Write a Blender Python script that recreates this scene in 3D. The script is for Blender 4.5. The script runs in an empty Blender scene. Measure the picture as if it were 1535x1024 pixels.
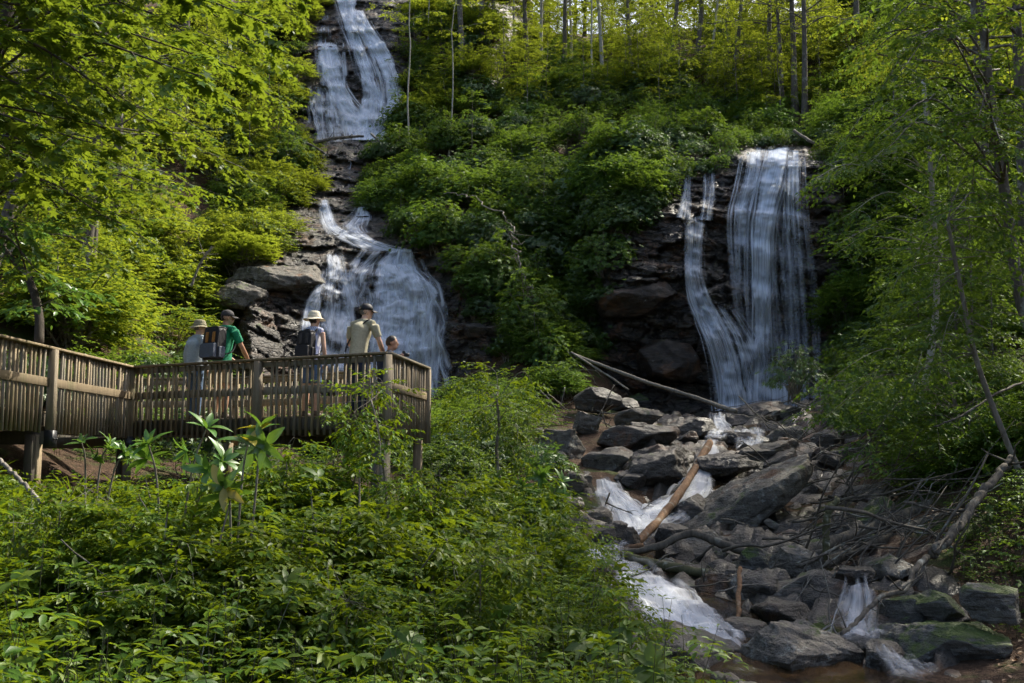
import bpy, math, random
import numpy as np
from mathutils import Vector, Matrix

SC = bpy.context.scene
COL = SC.collection
R = math.radians

# ------------------------------------------------------------------ camera, sky, sun, exposure
F_PX, CX, CY = 1620.0, 767.5, 512.0
PITCH = R(6.62)
CAM = np.array([0.0, 0.0, 1.6])
cam_d = bpy.data.cameras.new('camera')
cam_d.sensor_width = 36.0
cam_d.lens = 36.0 * F_PX / 1535.0
cam_d.clip_start = 0.1
cam_d.clip_end = 3000.0
cam = bpy.data.objects.new('camera', cam_d)
COL.objects.link(cam)
cam.location = CAM
cam.rotation_euler = (math.pi / 2 + PITCH, 0, 0)
SC.camera = cam

SUN_EL, SUN_AZ = R(47), R(48)          # azimuth measured from +Y towards +X
world = bpy.data.worlds.new('World')
SC.world = world
world.use_nodes = True
wn = world.node_tree
sky = wn.nodes.new('ShaderNodeTexSky')
sky.sky_type = 'NISHITA'
sky.sun_disc = False
sky.sun_elevation = SUN_EL
sky.sun_rotation = SUN_AZ
sky.air_density = 0.8
sky.dust_density = 4.0
sky.ozone_density = 0.6
wn.links.new(sky.outputs[0], wn.nodes['Background'].inputs[0])
wn.nodes['Background'].inputs[1].default_value = 0.15
sun_d = bpy.data.lights.new('sun', 'SUN')
sun_d.energy = 4.2
sun_d.angle = R(0.53)
sun_d.color = (1.0, 0.93, 0.78)
sun = bpy.data.objects.new('sun', sun_d)
COL.objects.link(sun)
SUN_DIR = Vector((math.cos(SUN_EL) * math.sin(SUN_AZ), math.cos(SUN_EL) * math.cos(SUN_AZ), math.sin(SUN_EL)))
sun.rotation_euler = SUN_DIR.to_track_quat('Z', 'Y').to_euler()
sun.location = (20, 30, 60)
vs = SC.view_settings
vs.view_transform = 'Standard'
vs.look = 'None'
vs.exposure = 1.0
vs.gamma = 1.0
vs.use_curve_mapping = False
cy = SC.cycles
cy.use_denoising = True
cy.max_bounces = 6
cy.diffuse_bounces = 3
cy.glossy_bounces = 2
cy.transmission_bounces = 4
cy.transparent_max_bounces = 16
cy.caustics_reflective = False
cy.caustics_refractive = False
cy.use_adaptive_sampling = True
cy.adaptive_threshold = 0.03
cy.sample_clamp_indirect = 6.0

# ------------------------------------------------------------------ numeric helpers
def at(px, py, Y):
    """world point on the plane y=Y seen in direction (px,py) of the 1535x1024 picture"""
    px = np.asarray(px, float); py = np.asarray(py, float); Y = np.asarray(Y, float)
    a = (px - CX) / F_PX; b = (CY - py) / F_PX
    dy = math.cos(PITCH) - b * math.sin(PITCH)
    dz = math.sin(PITCH) + b * math.cos(PITCH)
    s = Y / dy
    return np.stack(np.broadcast_arrays(a * s, Y, CAM[2] + dz * s), -1)

def proj(P):
    P = np.asarray(P, float)
    y = P[..., 1]; z = P[..., 2] - CAM[2]
    d = y * math.cos(PITCH) + z * math.sin(PITCH)
    v = -y * math.sin(PITCH) + z * math.cos(PITCH)
    return np.stack([CX + F_PX * P[..., 0] / d, CY - F_PX * v / d], -1)

def _h(ix, iy, iz, seed):
    n = (ix.astype(np.int64) * 374761393 + iy.astype(np.int64) * 668265263 + iz.astype(np.int64) * 1274126177 + seed * 1442695041) & 0xFFFFFFFF
    n = ((n ^ (n >> 13)) * 1274126177) & 0xFFFFFFFF
    n = ((n ^ (n >> 16)) * 2246822519) & 0xFFFFFFFF
    return ((n ^ (n >> 15)) & 0xFFFFFF) / float(0xFFFFFF)

def vnoise(P, seed=0):
    P = np.asarray(P, float)
    i = np.floor(P).astype(np.int64); f = P - i
    f = f * f * f * (f * (f * 6 - 15) + 10)
    r = 0
    for dx in (0, 1):
        for dy in (0, 1):
            for dz in (0, 1):
                w = (f[..., 0] if dx else 1 - f[..., 0]) * (f[..., 1] if dy else 1 - f[..., 1]) * (f[..., 2] if dz else 1 - f[..., 2])
                r = r + w * _h(i[..., 0] + dx, i[..., 1] + dy, i[..., 2] + dz, seed)
    return r * 2 - 1

def fbm(P, octv=4, seed=0, gain=0.5):
    P = np.asarray(P, float); r = 0; a = 1.0; t = 0
    for o in range(octv):
        r = r + a * vnoise(P * 2.03 ** o + o * 17.3, seed + o * 7); t += a; a *= gain
    return r / t

def p3(a, b, c=0.0):
    return np.stack(np.broadcast_arrays(np.asarray(a, float), np.asarray(b, float), np.asarray(c, float)), -1)

def worley(P, seed=0):
    """distance to the nearest cell point and that cell's random value"""
    i = np.floor(P).astype(np.int64)
    best = np.full(P.shape[:-1], 9.0); sec = best.copy(); val = np.zeros(P.shape[:-1])
    for dx in (-1, 0, 1):
        for dy in (-1, 0, 1):
            for dz in (-1, 0, 1):
                cx, cy_, cz = i[..., 0] + dx, i[..., 1] + dy, i[..., 2] + dz
                q = np.stack([cx + _h(cx, cy_, cz, seed), cy_ + _h(cx, cy_, cz, seed + 1), cz + _h(cx, cy_, cz, seed + 2)], -1)
                d = np.linalg.norm(P - q, axis=-1)
                v = _h(cx, cy_, cz, seed + 3)
                c = d < best
                sec = np.where(c, best, np.minimum(sec, d))
                val = np.where(c, v, val); best = np.where(c, d, best)
    return best, sec - best, val

def nrm(v):
    return v / np.maximum(np.linalg.norm(v, axis=-1, keepdims=True), 1e-9)

def sstep(a, b, x):
    t = np.clip((x - a) / (b - a), 0, 1)
    return t * t * (3 - 2 * t)

# ------------------------------------------------------------------ mesh helpers
def mk(name, V, F, mats, smooth=False, uv=None, attr=None, mi=None):
    V = np.ascontiguousarray(V, np.float32)
    Fs = F if isinstance(F, list) else [F]
    Fs = [np.asarray(f, np.int32) for f in Fs if len(f)]
    me = bpy.data.meshes.new(name)
    me.vertices.add(len(V)); me.vertices.foreach_set('co', V.ravel())
    li = np.concatenate([f.ravel() for f in Fs]); sizes = np.concatenate([np.full(len(f), f.shape[1], np.int32) for f in Fs])
    st = np.concatenate([[0], np.cumsum(sizes)[:-1]]).astype(np.int32)
    me.loops.add(len(li)); me.loops.foreach_set('vertex_index', li)
    me.polygons.add(len(sizes)); me.polygons.foreach_set('loop_start', st)
    if smooth:
        me.polygons.foreach_set('use_smooth', np.ones(len(sizes), bool))
    for m in (mats if isinstance(mats, (list, tuple)) else [mats]):
        me.materials.append(m)
    if mi is not None:
        me.polygons.foreach_set('material_index', np.asarray(mi, np.int32))
    if uv is not None:
        l = me.uv_layers.new(name='UVMap'); l.data.foreach_set('uv', np.asarray(uv, np.float32)[li].ravel())
    if attr is not None:
        for k, a in attr.items():
            t = me.attributes.new(k, 'FLOAT', 'POINT'); t.data.foreach_set('value', np.asarray(a, np.float32))
    me.update(calc_edges=True)
    return me

def tag(o, label=None, cat=None, group=None, kind=None):
    if label: o['label'] = label
    if cat: o['category'] = cat
    if group: o['group'] = group
    if kind: o['kind'] = kind
    return o

def ob(name, me, parent=None, loc=None, **k):
    o = bpy.data.objects.new(name, me); COL.objects.link(o)
    if parent is not None: o.parent = parent
    if loc is not None: o.location = loc
    return tag(o, **k)

def thing(name, loc, label, cat, group=None, rz=0):
    o = ob(name, None, label=label, cat=cat, group=group)
    o.location = loc; o.rotation_euler = (0, 0, rz); o.empty_display_size = 0.2
    return o

class MB:
    """collects pieces into one mesh"""
    def __init__(s): s.V = []; s.Q = []; s.T = []; s.n = 0; s.qm = []; s.tm = []
    def add(s, V, F, m=0):
        V = np.asarray(V, float); F = np.asarray(F, np.int64)
        if not len(F): return s
        s.V.append(V)
        if F.shape[1] == 4: s.Q.append(F + s.n); s.qm.append(np.full(len(F), m))
        else: s.T.append(F + s.n); s.tm.append(np.full(len(F), m))
        s.n += len(V); return s
    def arrays(s):
        V = np.concatenate(s.V); Fs = []; mi = []
        if s.Q: Fs.append(np.concatenate(s.Q)); mi.append(np.concatenate(s.qm))
        if s.T: Fs.append(np.concatenate(s.T)); mi.append(np.concatenate(s.tm))
        return V, Fs, np.concatenate(mi)
    def mesh(s, name, mats, smooth=False, off=None):
        V, Fs, mi = s.arrays()
        if off is not None: V = V - np.asarray(off, float)
        return mk(name, V, Fs, mats, smooth, mi=mi)

BOXF = np.array([[0, 3, 2, 1], [4, 5, 6, 7], [0, 1, 5, 4], [1, 2, 6, 5], [2, 3, 7, 6], [3, 0, 4, 7]])
def box(a, b):
    x0, y0, z0 = a; x1, y1, z1 = b
    return np.array([[x0, y0, z0], [x1, y0, z0], [x1, y1, z0], [x0, y1, z0], [x0, y0, z1], [x1, y0, z1], [x1, y1, z1], [x0, y1, z1]], float), BOXF

def obox(p, q, wside, wup, up=(0, 0, 1), bev=0.0):
    """beam from p to q with rectangular section"""
    p = np.asarray(p, float); q = np.asarray(q, float)
    d = nrm(q - p); up = np.asarray(up, float)
    s = nrm(np.cross(d, up)); u = np.cross(s, d)
    if bev <= 0:
        sec = [(-1, -1), (1, -1), (1, 1), (-1, 1)]
        sec = [(a * wside / 2, b * wup / 2) for a, b in sec]
    else:
        hx, hy = wside / 2, wup / 2
        sec = [(-hx + bev, -hy), (hx - bev, -hy), (hx, -hy + bev), (hx, hy - bev), (hx - bev, hy), (-hx + bev, hy), (-hx, hy - bev), (-hx, -hy + bev)]
    n = len(sec)
    V = np.array([e + s * a + u * b for e in (p, q) for a, b in sec])
    Q = [[i, (i + 1) % n, n + (i + 1) % n, n + i] for i in range(n)]
    return V, Q, [list(range(n))[::-1], list(range(n, 2 * n))]

def tube(P, rad, ns=6, caps=True, seed=None, rough=0.0, ell=None):
    P = np.asarray(P, float); n = len(P); rad = np.broadcast_to(np.asarray(rad, float), (n,))
    T = np.gradient(P, axis=0); T = nrm(T)
    ref = np.array([0.0, 0, 1]) if abs(T[:, 2]).mean() < 0.8 else np.array([1.0, 0, 0])
    S = nrm(np.cross(T, ref)); U = np.cross(S, T)
    a = np.arange(ns) / ns * 2 * math.pi
    ex, ey = ell if ell else (1, 1)
    ring = S[:, None, :] * np.cos(a)[None, :, None] * ex + U[:, None, :] * np.sin(a)[None, :, None] * ey
    rr = rad[:, None] * np.ones(ns)[None]
    V = P[:, None, :] + ring * rr[..., None]
    if rough:
        k = fbm(V * 3.0 / max(rad.max(), 0.02) * 0.12, 3, seed or 0)
        k2 = vnoise(np.stack([V[..., 0] * 0 + a[None] * 2.5, V[..., 0] * 0 + np.arange(n)[:, None] * 0.25, V[..., 0] * 0 + (seed or 0)], -1), 5)
        V = P[:, None, :] + ring * (rr * (1 + rough * (k + 0.7 * k2)))[..., None]
    i = np.arange(n - 1)[:, None]; j = np.arange(ns)[None]
    F = np.stack([i * ns + j, i * ns + (j + 1) % ns, (i + 1) * ns + (j + 1) % ns, (i + 1) * ns + j], -1).reshape(-1, 4)
    V = V.reshape(-1, 3)
    if caps:
        V = np.concatenate([V, P[:1], P[-1:]])
        j = np.arange(ns)
        c0 = np.stack([np.full(ns, n * ns), (j + 1) % ns, j, j], -1); c1 = np.stack([np.full(ns, n * ns + 1), (n - 1) * ns + j, (n - 1) * ns + (j + 1) % ns, (n - 1) * ns + (j + 1) % ns], -1)
        return V, F, np.concatenate([c0, c1])[:, :3]
    return V, F, None

def add_tube(mb, P, rad, ns=6, m=0, caps=True, **k):
    V, F, C = tube(P, rad, ns, caps, **k)
    b = mb.n
    mb.add(V, F, m)
    if C is not None:
        mb.T.append(C + b); mb.tm.append(np.full(len(C), m))
    return mb

def smooth_path(pts, n):
    """Catmull-Rom through the points"""
    P = np.asarray(pts, float); m = len(P)
    E = np.concatenate([[2 * P[0] - P[1]], P, [2 * P[-1] - P[-2]]])
    t = np.linspace(0, m - 1 - 1e-6, n); i = t.astype(int); f = (t - i)[:, None]
    a, b, c, d = E[i], E[i + 1], E[i + 2], E[i + 3]
    return 0.5 * (2 * b + (c - a) * f + (2 * a - 5 * b + 4 * c - d) * f ** 2 + (3 * b - a - 3 * c + d) * f ** 3)

def grid_faces(nr, nc):
    i = np.arange(nr - 1)[:, None]; j = np.arange(nc - 1)[None]
    return np.stack([i * nc + j, i * nc + j + 1, (i + 1) * nc + j + 1, (i + 1) * nc + j], -1).reshape(-1, 4)

def copy_tree(o, parent=None):
    c = o.copy(); COL.objects.link(c); c.parent = parent
    for ch in list(o.children):
        copy_tree(ch, c)
    return c

# ------------------------------------------------------------------ materials
class N:
    def __init__(s, name):
        s.m = bpy.data.materials.new(name); s.m.use_nodes = True
        s.t = s.m.node_tree; s.t.nodes.clear()
        s.out = s.t.nodes.new('ShaderNodeOutputMaterial')
    def n(s, ty, **k):
        nd = s.t.nodes.new('ShaderNode' + ty)
        for a, v in k.items(): setattr(nd, a, v)
        return nd
    def l(s, a, b): s.t.links.new(a, b)
    def setv(s, sock, v):
        if hasattr(v, 'is_output'): s.l(v, sock)
        else: sock.default_value = v
    def noise(s, vec, scale, detail=4, rough=0.55, dist=0.0):
        t = s.n('TexNoise'); t.inputs['Scale'].default_value = scale; t.inputs['Detail'].default_value = detail
        t.inputs['Roughness'].default_value = rough; t.inputs['Distortion'].default_value = dist
        if vec is not None: s.l(vec, t.inputs['Vector'])
        return t.outputs['Fac']
    def ramp(s, fac, stops, interp='LINEAR'):
        t = s.n('ValToRGB'); cr = t.color_ramp; cr.interpolation = interp
        while len(cr.elements) < len(stops): cr.elements.new(0.5)
        for e, (p, c) in zip(cr.elements, stops):
            e.position = p
            e.color = (c, c, c, 1) if isinstance(c, (int, float)) else (*c, 1)
        s.setv(t.inputs[0], fac)
        return t.outputs[0]
    def mix(s, fac, a, b, blend='MIX'):
        t = s.n('Mix', data_type='RGBA', blend_type=blend)
        s.setv(t.inputs['Factor'], fac)
        for nm, v in (('A', a), ('B', b)):
            sk = [i for i in t.inputs if i.name == nm and i.type == 'RGBA'][0]
            s.setv(sk, v if hasattr(v, 'is_output') or len(v) == 4 else (*v, 1))
        return [o for o in t.outputs if o.type == 'RGBA'][0]
    def math(s, op, a, b=None, c=None, clamp=False):
        t = s.n('Math', operation=op, use_clamp=clamp)
        s.setv(t.inputs[0], a)
        if b is not None: s.setv(t.inputs[1], b)
        if c is not None: s.setv(t.inputs[2], c)
        return t.outputs[0]
    def mapr(s, v, a, b, c=0.0, d=1.0, smooth=True):
        t = s.n('MapRange', interpolation_type='SMOOTHSTEP' if smooth else 'LINEAR')
        s.setv(t.inputs['Value'], v)
        for nm, x in (('From Min', a), ('From Max', b), ('To Min', c), ('To Max', d)): s.setv(t.inputs[nm], x)
        return t.outputs['Result']
    def mapping(s, vec, scale=(1, 1, 1), loc=(0, 0, 0), rot=(0, 0, 0)):
        t = s.n('Mapping'); s.l(vec, t.inputs[0])
        t.inputs['Scale'].default_value = scale; t.inputs['Location'].default_value = loc; t.inputs['Rotation'].default_value = rot
        return t.outputs[0]
    def bump(s, h, strength=0.5, dist=0.05, normal=None):
        t = s.n('Bump'); t.inputs['Strength'].default_value = strength; t.inputs['Distance'].default_value = dist
        s.l(h, t.inputs['Height'])
        if normal is not None: s.l(normal, t.inputs['Normal'])
        return t.outputs[0]
    def pbr(s, col, rough=0.6, spec=0.5, normal=None, metal=0.0):
        p = s.n('BsdfPrincipled')
        s.setv(p.inputs['Base Color'], col if hasattr(col, 'is_output') or len(col) == 4 else (*col, 1))
        s.setv(p.inputs['Roughness'], rough); s.setv(p.inputs['Specular IOR Level'], spec); p.inputs['Metallic'].default_value = metal
        if normal is not None: s.l(normal, p.inputs['Normal'])
        return p
    def done(s, sh):
        s.l(sh.outputs[0] if hasattr(sh, 'outputs') else sh, s.out.inputs['Surface']); return s.m
    def pos(s): return s.n('NewGeometry').outputs['Position']
    def obj(s): return s.n('TexCoord').outputs['Object']
    def rnd(s): return s.n('ObjectInfo').outputs['Random']

def leaf_mat(name, cols, trans=(0.30, 0.42, 0.04), tfac=0.45, gloss=0.03, rough=0.45, dead=0.0):
    """thin leaf: reflects green, lets warm green light through, slight waxy sheen"""
    n = N(name)
    g = n.n('NewGeometry')
    isl = g.outputs['Random Per Island']
    c = n.ramp(isl, [(i / max(1, len(cols) - 1), q) for i, q in enumerate(cols)])
    big = n.noise(g.outputs['Position'], 0.55, 2)
    hs = n.n('HueSaturation'); n.l(c, hs.inputs['Color'])
    n.setv(hs.inputs['Value'], n.mapr(big, 0.3, 0.7, 0.8, 1.25))
    n.setv(hs.inputs['Hue'], n.mapr(n.rnd(), 0, 1, 0.488, 0.512, False))
    col = hs.outputs[0]
    if dead > 0:
        col = n.mix(n.math('GREATER_THAN', n.math('FRACT', n.math('MULTIPLY', isl, 37.13)), 1 - dead), col, (0.42, 0.24, 0.04))
    df = n.n('BsdfDiffuse'); n.l(col, df.inputs[0])
    tr = n.n('BsdfTranslucent')
    tc = n.mix(0.55, col, (*trans, 1)); n.l(tc, tr.inputs[0])
    m1 = n.n('MixShader'); m1.inputs[0].default_value = tfac
    n.l(df.outputs[0], m1.inputs[1]); n.l(tr.outputs[0], m1.inputs[2])
    gl = n.n('BsdfGlossy'); gl.inputs['Roughness'].default_value = rough; gl.inputs[0].default_value = (0.9, 0.95, 0.9, 1)
    m2 = n.n('MixShader'); m2.inputs[0].default_value = gloss
    n.l(m1.outputs[0], m2.inputs[1]); n.l(gl.outputs[0], m2.inputs[2])
    return n.done(m2)

def bark_mat(name, c1, c2, lichen=0.0, scale=1.0):
    n = N(name); p = n.pos()
    pm = n.mapping(p, (6 * scale, 6 * scale, 1.3 * scale))
    f = n.noise(pm, 3.0, 5, 0.65)
    col = n.ramp(f, [(0.3, c1), (0.7, c2)])
    if lichen > 0:
        l = n.mapr(n.noise(p, 2.3 * scale, 4, 0.7), 0.62 - lichen * 0.2, 0.75)
        col = n.mix(l, col, (0.42, 0.43, 0.36))
    return n.done(n.pbr(col, 0.85, 0.3, n.bump(f, 0.6, 0.02)))

def rock_mat(name, c1, c2, lichen=0.3, moss=0.2, wet=0.0, warm=0.0, strata=1.0, crack=0.0):
    n = N(name); g = n.n('NewGeometry'); p = g.outputs['Position']
    n1 = n.noise(p, 1.1, 6, 0.62, 0.4)
    n2 = n.noise(p, 7.0, 6, 0.68)
    lay = n.noise(n.mapping(p, (1.2, 1.2, 9.0), rot=(0.12, -0.22, 0)), 1.5, 5, 0.6)
    col = n.ramp(n1, [(0.28, c1), (0.72, c2)])
    col = n.mix(n.mapr(n2, 0.35, 0.7, 0.0, 0.75), col, tuple(0.35 * x for x in c1))
    col = n.mix(n.mapr(lay, 0.45, 0.62, 0.0, 0.45 * strata), col, tuple(1.25 * x for x in c2))
    if warm > 0:
        w = n.mapr(n.noise(p, 0.9, 4, 0.6, 0.8), 0.62 - 0.25 * warm, 0.75)
        col = n.mix(w, col, (0.16, 0.075, 0.03))
    if lichen > 0:
        k = n.math('MULTIPLY', n.mapr(n.noise(p, 3.7, 5, 0.75), 0.66 - 0.2 * lichen, 0.72), n.mapr(n.noise(p, 23.0, 3, 0.6), 0.38, 0.6))
        col = n.mix(k, col, (0.36, 0.37, 0.33))
    sep = n.n('SeparateXYZ'); n.l(g.outputs['Normal'], sep.inputs[0])
    if moss > 0:
        mk_ = n.math('MULTIPLY', n.mapr(sep.outputs[2], 0.15, 0.8), n.mapr(n.noise(p, 1.7, 5, 0.7), 0.68 - 0.32 * moss, 0.78 - 0.3 * moss))
        col = n.mix(mk_, col, n.ramp(n2, [(0.3, (0.03, 0.055, 0.008)), (0.75, (0.09, 0.13, 0.018))]))
    rough = n.mapr(n1, 0.35, 0.7, 0.75 - 0.5 * wet, 0.9 - 0.5 * wet)
    h = n.math('ADD', n.math('MULTIPLY', n2, 0.6), n.math('ADD', n.math('MULTIPLY', lay, 0.9 * strata), n.math('MULTIPLY', n.noise(p, 28.0, 3, 0.6), 0.25)))
    if crack > 0:
        wob = n.n('VectorMath', operation='ADD'); n.l(n.mapping(p, (.9, .5, 2.6), rot=(0, .16, 0)), wob.inputs[0])
        tn = n.n('TexNoise'); tn.inputs['Scale'].default_value = 1.3; tn.inputs['Detail'].default_value = 4; n.l(p, tn.inputs['Vector'])
        sc = n.n('VectorMath', operation='SCALE'); n.l(tn.outputs['Color'], sc.inputs[0]); sc.inputs['Scale'].default_value = .9; n.l(sc.outputs[0], wob.inputs[1])
        for k, (s_, st) in enumerate(((1.0, 1.0), (2.7, .6))):
            vo = n.n('TexVoronoi', feature='DISTANCE_TO_EDGE'); vo.inputs['Scale'].default_value = s_; n.l(wob.outputs[0], vo.inputs['Vector'])
            m = n.mapr(vo.outputs['Distance'], 0.0, 0.09)
            col = n.mix(n.math('MULTIPLY', n.math('SUBTRACT', 1.0, m), .75 * st), col, (0.008, 0.007, 0.006))
            h = n.math('ADD', h, n.math('MULTIPLY', m, 1.1 * st))
    return n.done(n.pbr(col, rough, 0.4 + 0.3 * wet, n.bump(h, 0.9, 0.09)))

def wood_mat(name, c1, c2, green=0.15):
    """weathered timber, grain along the longest local direction via generated offset"""
    n = N(name); o = n.pos(); r = n.rnd()
    off = n.n('CombineXYZ'); n.l(n.math('MULTIPLY', r, 37.0), off.inputs[0]); n.l(n.math('MULTIPLY', r, 11.0), off.inputs[2])
    ad = n.n('VectorMath', operation='ADD'); n.l(o, ad.inputs[0]); n.l(off.outputs[0], ad.inputs[1])
    f = n.noise(n.mapping(ad.outputs[0], (26, 26, 2.2)), 1.0, 5, 0.65)
    b = n.noise(ad.outputs[0], 2.4, 3, 0.6)
    col = n.ramp(f, [(0.3, c1), (0.72, c2)])
    col = n.mix(n.mapr(r, 0, 1, 0.0, 0.55, False), col, tuple(0.55 * x for x in c1))
    r2 = n.math('FRACT', n.math('MULTIPLY', r, 17.7))
    col = n.mix(n.mapr(r2, 0.45, 1.0, 0.0, 0.6, False), col, (0.20, 0.19, 0.165))
    col = n.mix(n.mapr(b, 0.5, 0.75, 0.0, green), col, (0.07, 0.085, 0.03))
    return n.done(n.pbr(col, 0.8, 0.3, n.bump(f, 0.35, 0.006)))

def plain_mat(name, col, rough=0.7, vary=0.12, scale=30.0, spec=0.3):
    n = N(name)
    f = n.noise(n.obj(), scale, 4, 0.6)
    c = n.mix(n.mapr(f, 0.3, 0.7, 0.0, 1.0), tuple(x * (1 - vary) for x in col), tuple(min(1, x * (1 + vary)) for x in col))
    fold = n.noise(n.mapping(n.obj(), (1, 1, .45)), 9.0, 3, .5, 1.2)
    return n.done(n.pbr(c, rough, spec, n.bump(n.math('ADD', n.math('MULTIPLY', f, .08), fold), 0.5 if vary > .1 else 0.1, 0.03)))

def fall_mat(name, su=5.0, sv=0.35, lo=0.34, hi=0.66, col=(0.72, 0.80, 0.92)):
    """blurred falling water: white threads along the flow with clear gaps between them"""
    n = N(name)
    uv = n.n('UVMap').outputs[0]
    d = n.n('Attribute', attribute_name='dens').outputs['Fac']
    a = n.noise(n.mapping(uv, (su, sv, 1)), 1.0, 4, 0.62, 0.25)
    b = n.noise(n.mapping(uv, (su * 3.6, sv * 0.9, 1), (7, 3, 0)), 1.0, 3, 0.6, 0.15)
    c = n.noise(n.mapping(uv, (su * 0.25, sv * 1.8, 1), (3, 9, 0)), 1.0, 3, 0.5)
    s = n.math('ADD', n.math('ADD', n.math('MULTIPLY', a, 0.5), n.math('MULTIPLY', b, 0.28)), n.math('MULTIPLY', c, 0.22))
    al = n.mapr(n.math('ADD', s, n.math('MULTIPLY', n.math('SUBTRACT', d, 0.5), 0.62)), lo, hi)
    al = n.math('MULTIPLY', al, n.mapr(d, 0.0, 0.5), clamp=True)
    al = n.math('MULTIPLY', al, 0.93)
    df = n.n('BsdfDiffuse'); df.inputs[0].default_value = (*col, 1)
    tl = n.n('BsdfTranslucent'); tl.inputs[0].default_value = (*col, 1)
    m = n.n('MixShader'); m.inputs[0].default_value = 0.4; n.l(df.outputs[0], m.inputs[1]); n.l(tl.outputs[0], m.inputs[2])
    tp = n.n('BsdfTransparent')
    x = n.n('MixShader'); n.l(al, x.inputs[0]); n.l(tp.outputs[0], x.inputs[1]); n.l(m.outputs[0], x.inputs[2])
    return n.done(x)

M = {}
M['bark'] = bark_mat('bark', (0.05, 0.042, 0.034), (0.16, 0.14, 0.115), 0.5)
M['bark_pale'] = bark_mat('bark_pale', (0.22, 0.2, 0.16), (0.42, 0.40, 0.34), 0.6)
M['bark_dark'] = bark_mat('bark_dark', (0.025, 0.02, 0.015), (0.075, 0.06, 0.045), 0.15)
M['twig'] = bark_mat('twig', (0.10, 0.085, 0.065), (0.24, 0.215, 0.175), 0.3)
M['dead'] = bark_mat('dead_wood', (0.11, 0.095, 0.075), (0.30, 0.27, 0.22), 0.3)
M['dead_dark'] = bark_mat('dead_wood_dark', (0.05, 0.042, 0.032), (0.15, 0.13, 0.10), 0.35)
M['log_orange'] = bark_mat('log_orange', (0.07, 0.038, 0.018), (0.27, 0.15, 0.075), 0.45)
M['rock_brown'] = rock_mat('rock_brown', (0.018, 0.013, 0.009), (0.07, 0.05, 0.034), 0.15, 0.3, 0.6, 0.6, 0.6)
M['log_moss'] = bark_mat('log_moss', (0.05, 0.05, 0.02), (0.12, 0.115, 0.06), 0.3)
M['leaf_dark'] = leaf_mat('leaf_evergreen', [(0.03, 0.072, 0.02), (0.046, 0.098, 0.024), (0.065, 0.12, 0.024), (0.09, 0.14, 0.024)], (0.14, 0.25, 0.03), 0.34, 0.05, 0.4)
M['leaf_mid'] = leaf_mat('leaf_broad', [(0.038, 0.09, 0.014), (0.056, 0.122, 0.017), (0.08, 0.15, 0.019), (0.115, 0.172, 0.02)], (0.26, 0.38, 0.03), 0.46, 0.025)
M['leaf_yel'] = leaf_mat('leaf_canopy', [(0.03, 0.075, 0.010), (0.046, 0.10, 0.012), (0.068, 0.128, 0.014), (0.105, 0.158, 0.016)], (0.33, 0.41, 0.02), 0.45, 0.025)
M['leaf_sunlit_tint'] = leaf_mat('leaf_hilltop_sunlit_tint', [(0.05, 0.11, 0.012), (0.075, 0.145, 0.014), (0.105, 0.17, 0.016), (0.145, 0.195, 0.02)], (0.42, 0.46, 0.03), 0.52, 0.02)  # leaf colour brightened and yellowed to put backlit sun glow into it
M['leaf_herb'] = leaf_mat('leaf_herb', [(0.038, 0.088, 0.008), (0.06, 0.118, 0.009), (0.085, 0.145, 0.010), (0.125, 0.17, 0.012)], (0.30, 0.38, 0.01), 0.42, 0.02)
M['leaf_rhodo'] = leaf_mat('leaf_rhododendron', [(0.05, 0.125, 0.022), (0.07, 0.16, 0.025), (0.095, 0.185, 0.028)], (0.22, 0.36, 0.03), 0.35, 0.05, 0.38)
M['leaf_gold'] = leaf_mat('leaf_gold', [(0.30, 0.27, 0.02), (0.42, 0.34, 0.03)], (0.5, 0.42, 0.03), 0.4, 0.06)
M['leaf_brown'] = leaf_mat('leaf_litter', [(0.10, 0.05, 0.025), (0.19, 0.105, 0.055), (0.28, 0.17, 0.10), (0.33, 0.22, 0.14)], (0.2, 0.1, 0.03), 0.1, 0.03)
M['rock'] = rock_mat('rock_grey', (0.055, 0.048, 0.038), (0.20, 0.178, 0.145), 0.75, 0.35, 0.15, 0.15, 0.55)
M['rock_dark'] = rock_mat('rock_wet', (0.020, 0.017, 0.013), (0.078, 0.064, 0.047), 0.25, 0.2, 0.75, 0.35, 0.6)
M['rock_cliff'] = rock_mat('rock_cliff', (0.017, 0.014, 0.011), (0.085, 0.070, 0.052), 0.25, 0.3, 0.55, 0.55, crack=1.0)
M['rock_moss'] = rock_mat('rock_mossy', (0.06, 0.058, 0.05), (0.16, 0.15, 0.13), 0.3, 0.95, 0.2, 0.0)
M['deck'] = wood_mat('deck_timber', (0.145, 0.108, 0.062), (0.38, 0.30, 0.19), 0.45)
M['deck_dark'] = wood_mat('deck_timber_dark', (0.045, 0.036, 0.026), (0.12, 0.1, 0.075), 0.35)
M['steel'] = plain_mat('black_steel', (0.018, 0.02, 0.024), 0.45, 0.2, 12, 0.5)
M['fall'] = fall_mat('falling_water', 5.0, 0.16, 0.42, 0.78, (0.82, 0.88, 0.97))
M['fall_step'] = fall_mat('stepped_falling_water', 4.2, 0.75, 0.38, 0.70, (0.86, 0.90, 0.97))
M['fall_thin'] = fall_mat('falling_water_thin', 6.0, 0.35, 0.45, 0.72, (0.68, 0.76, 0.88))
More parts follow.
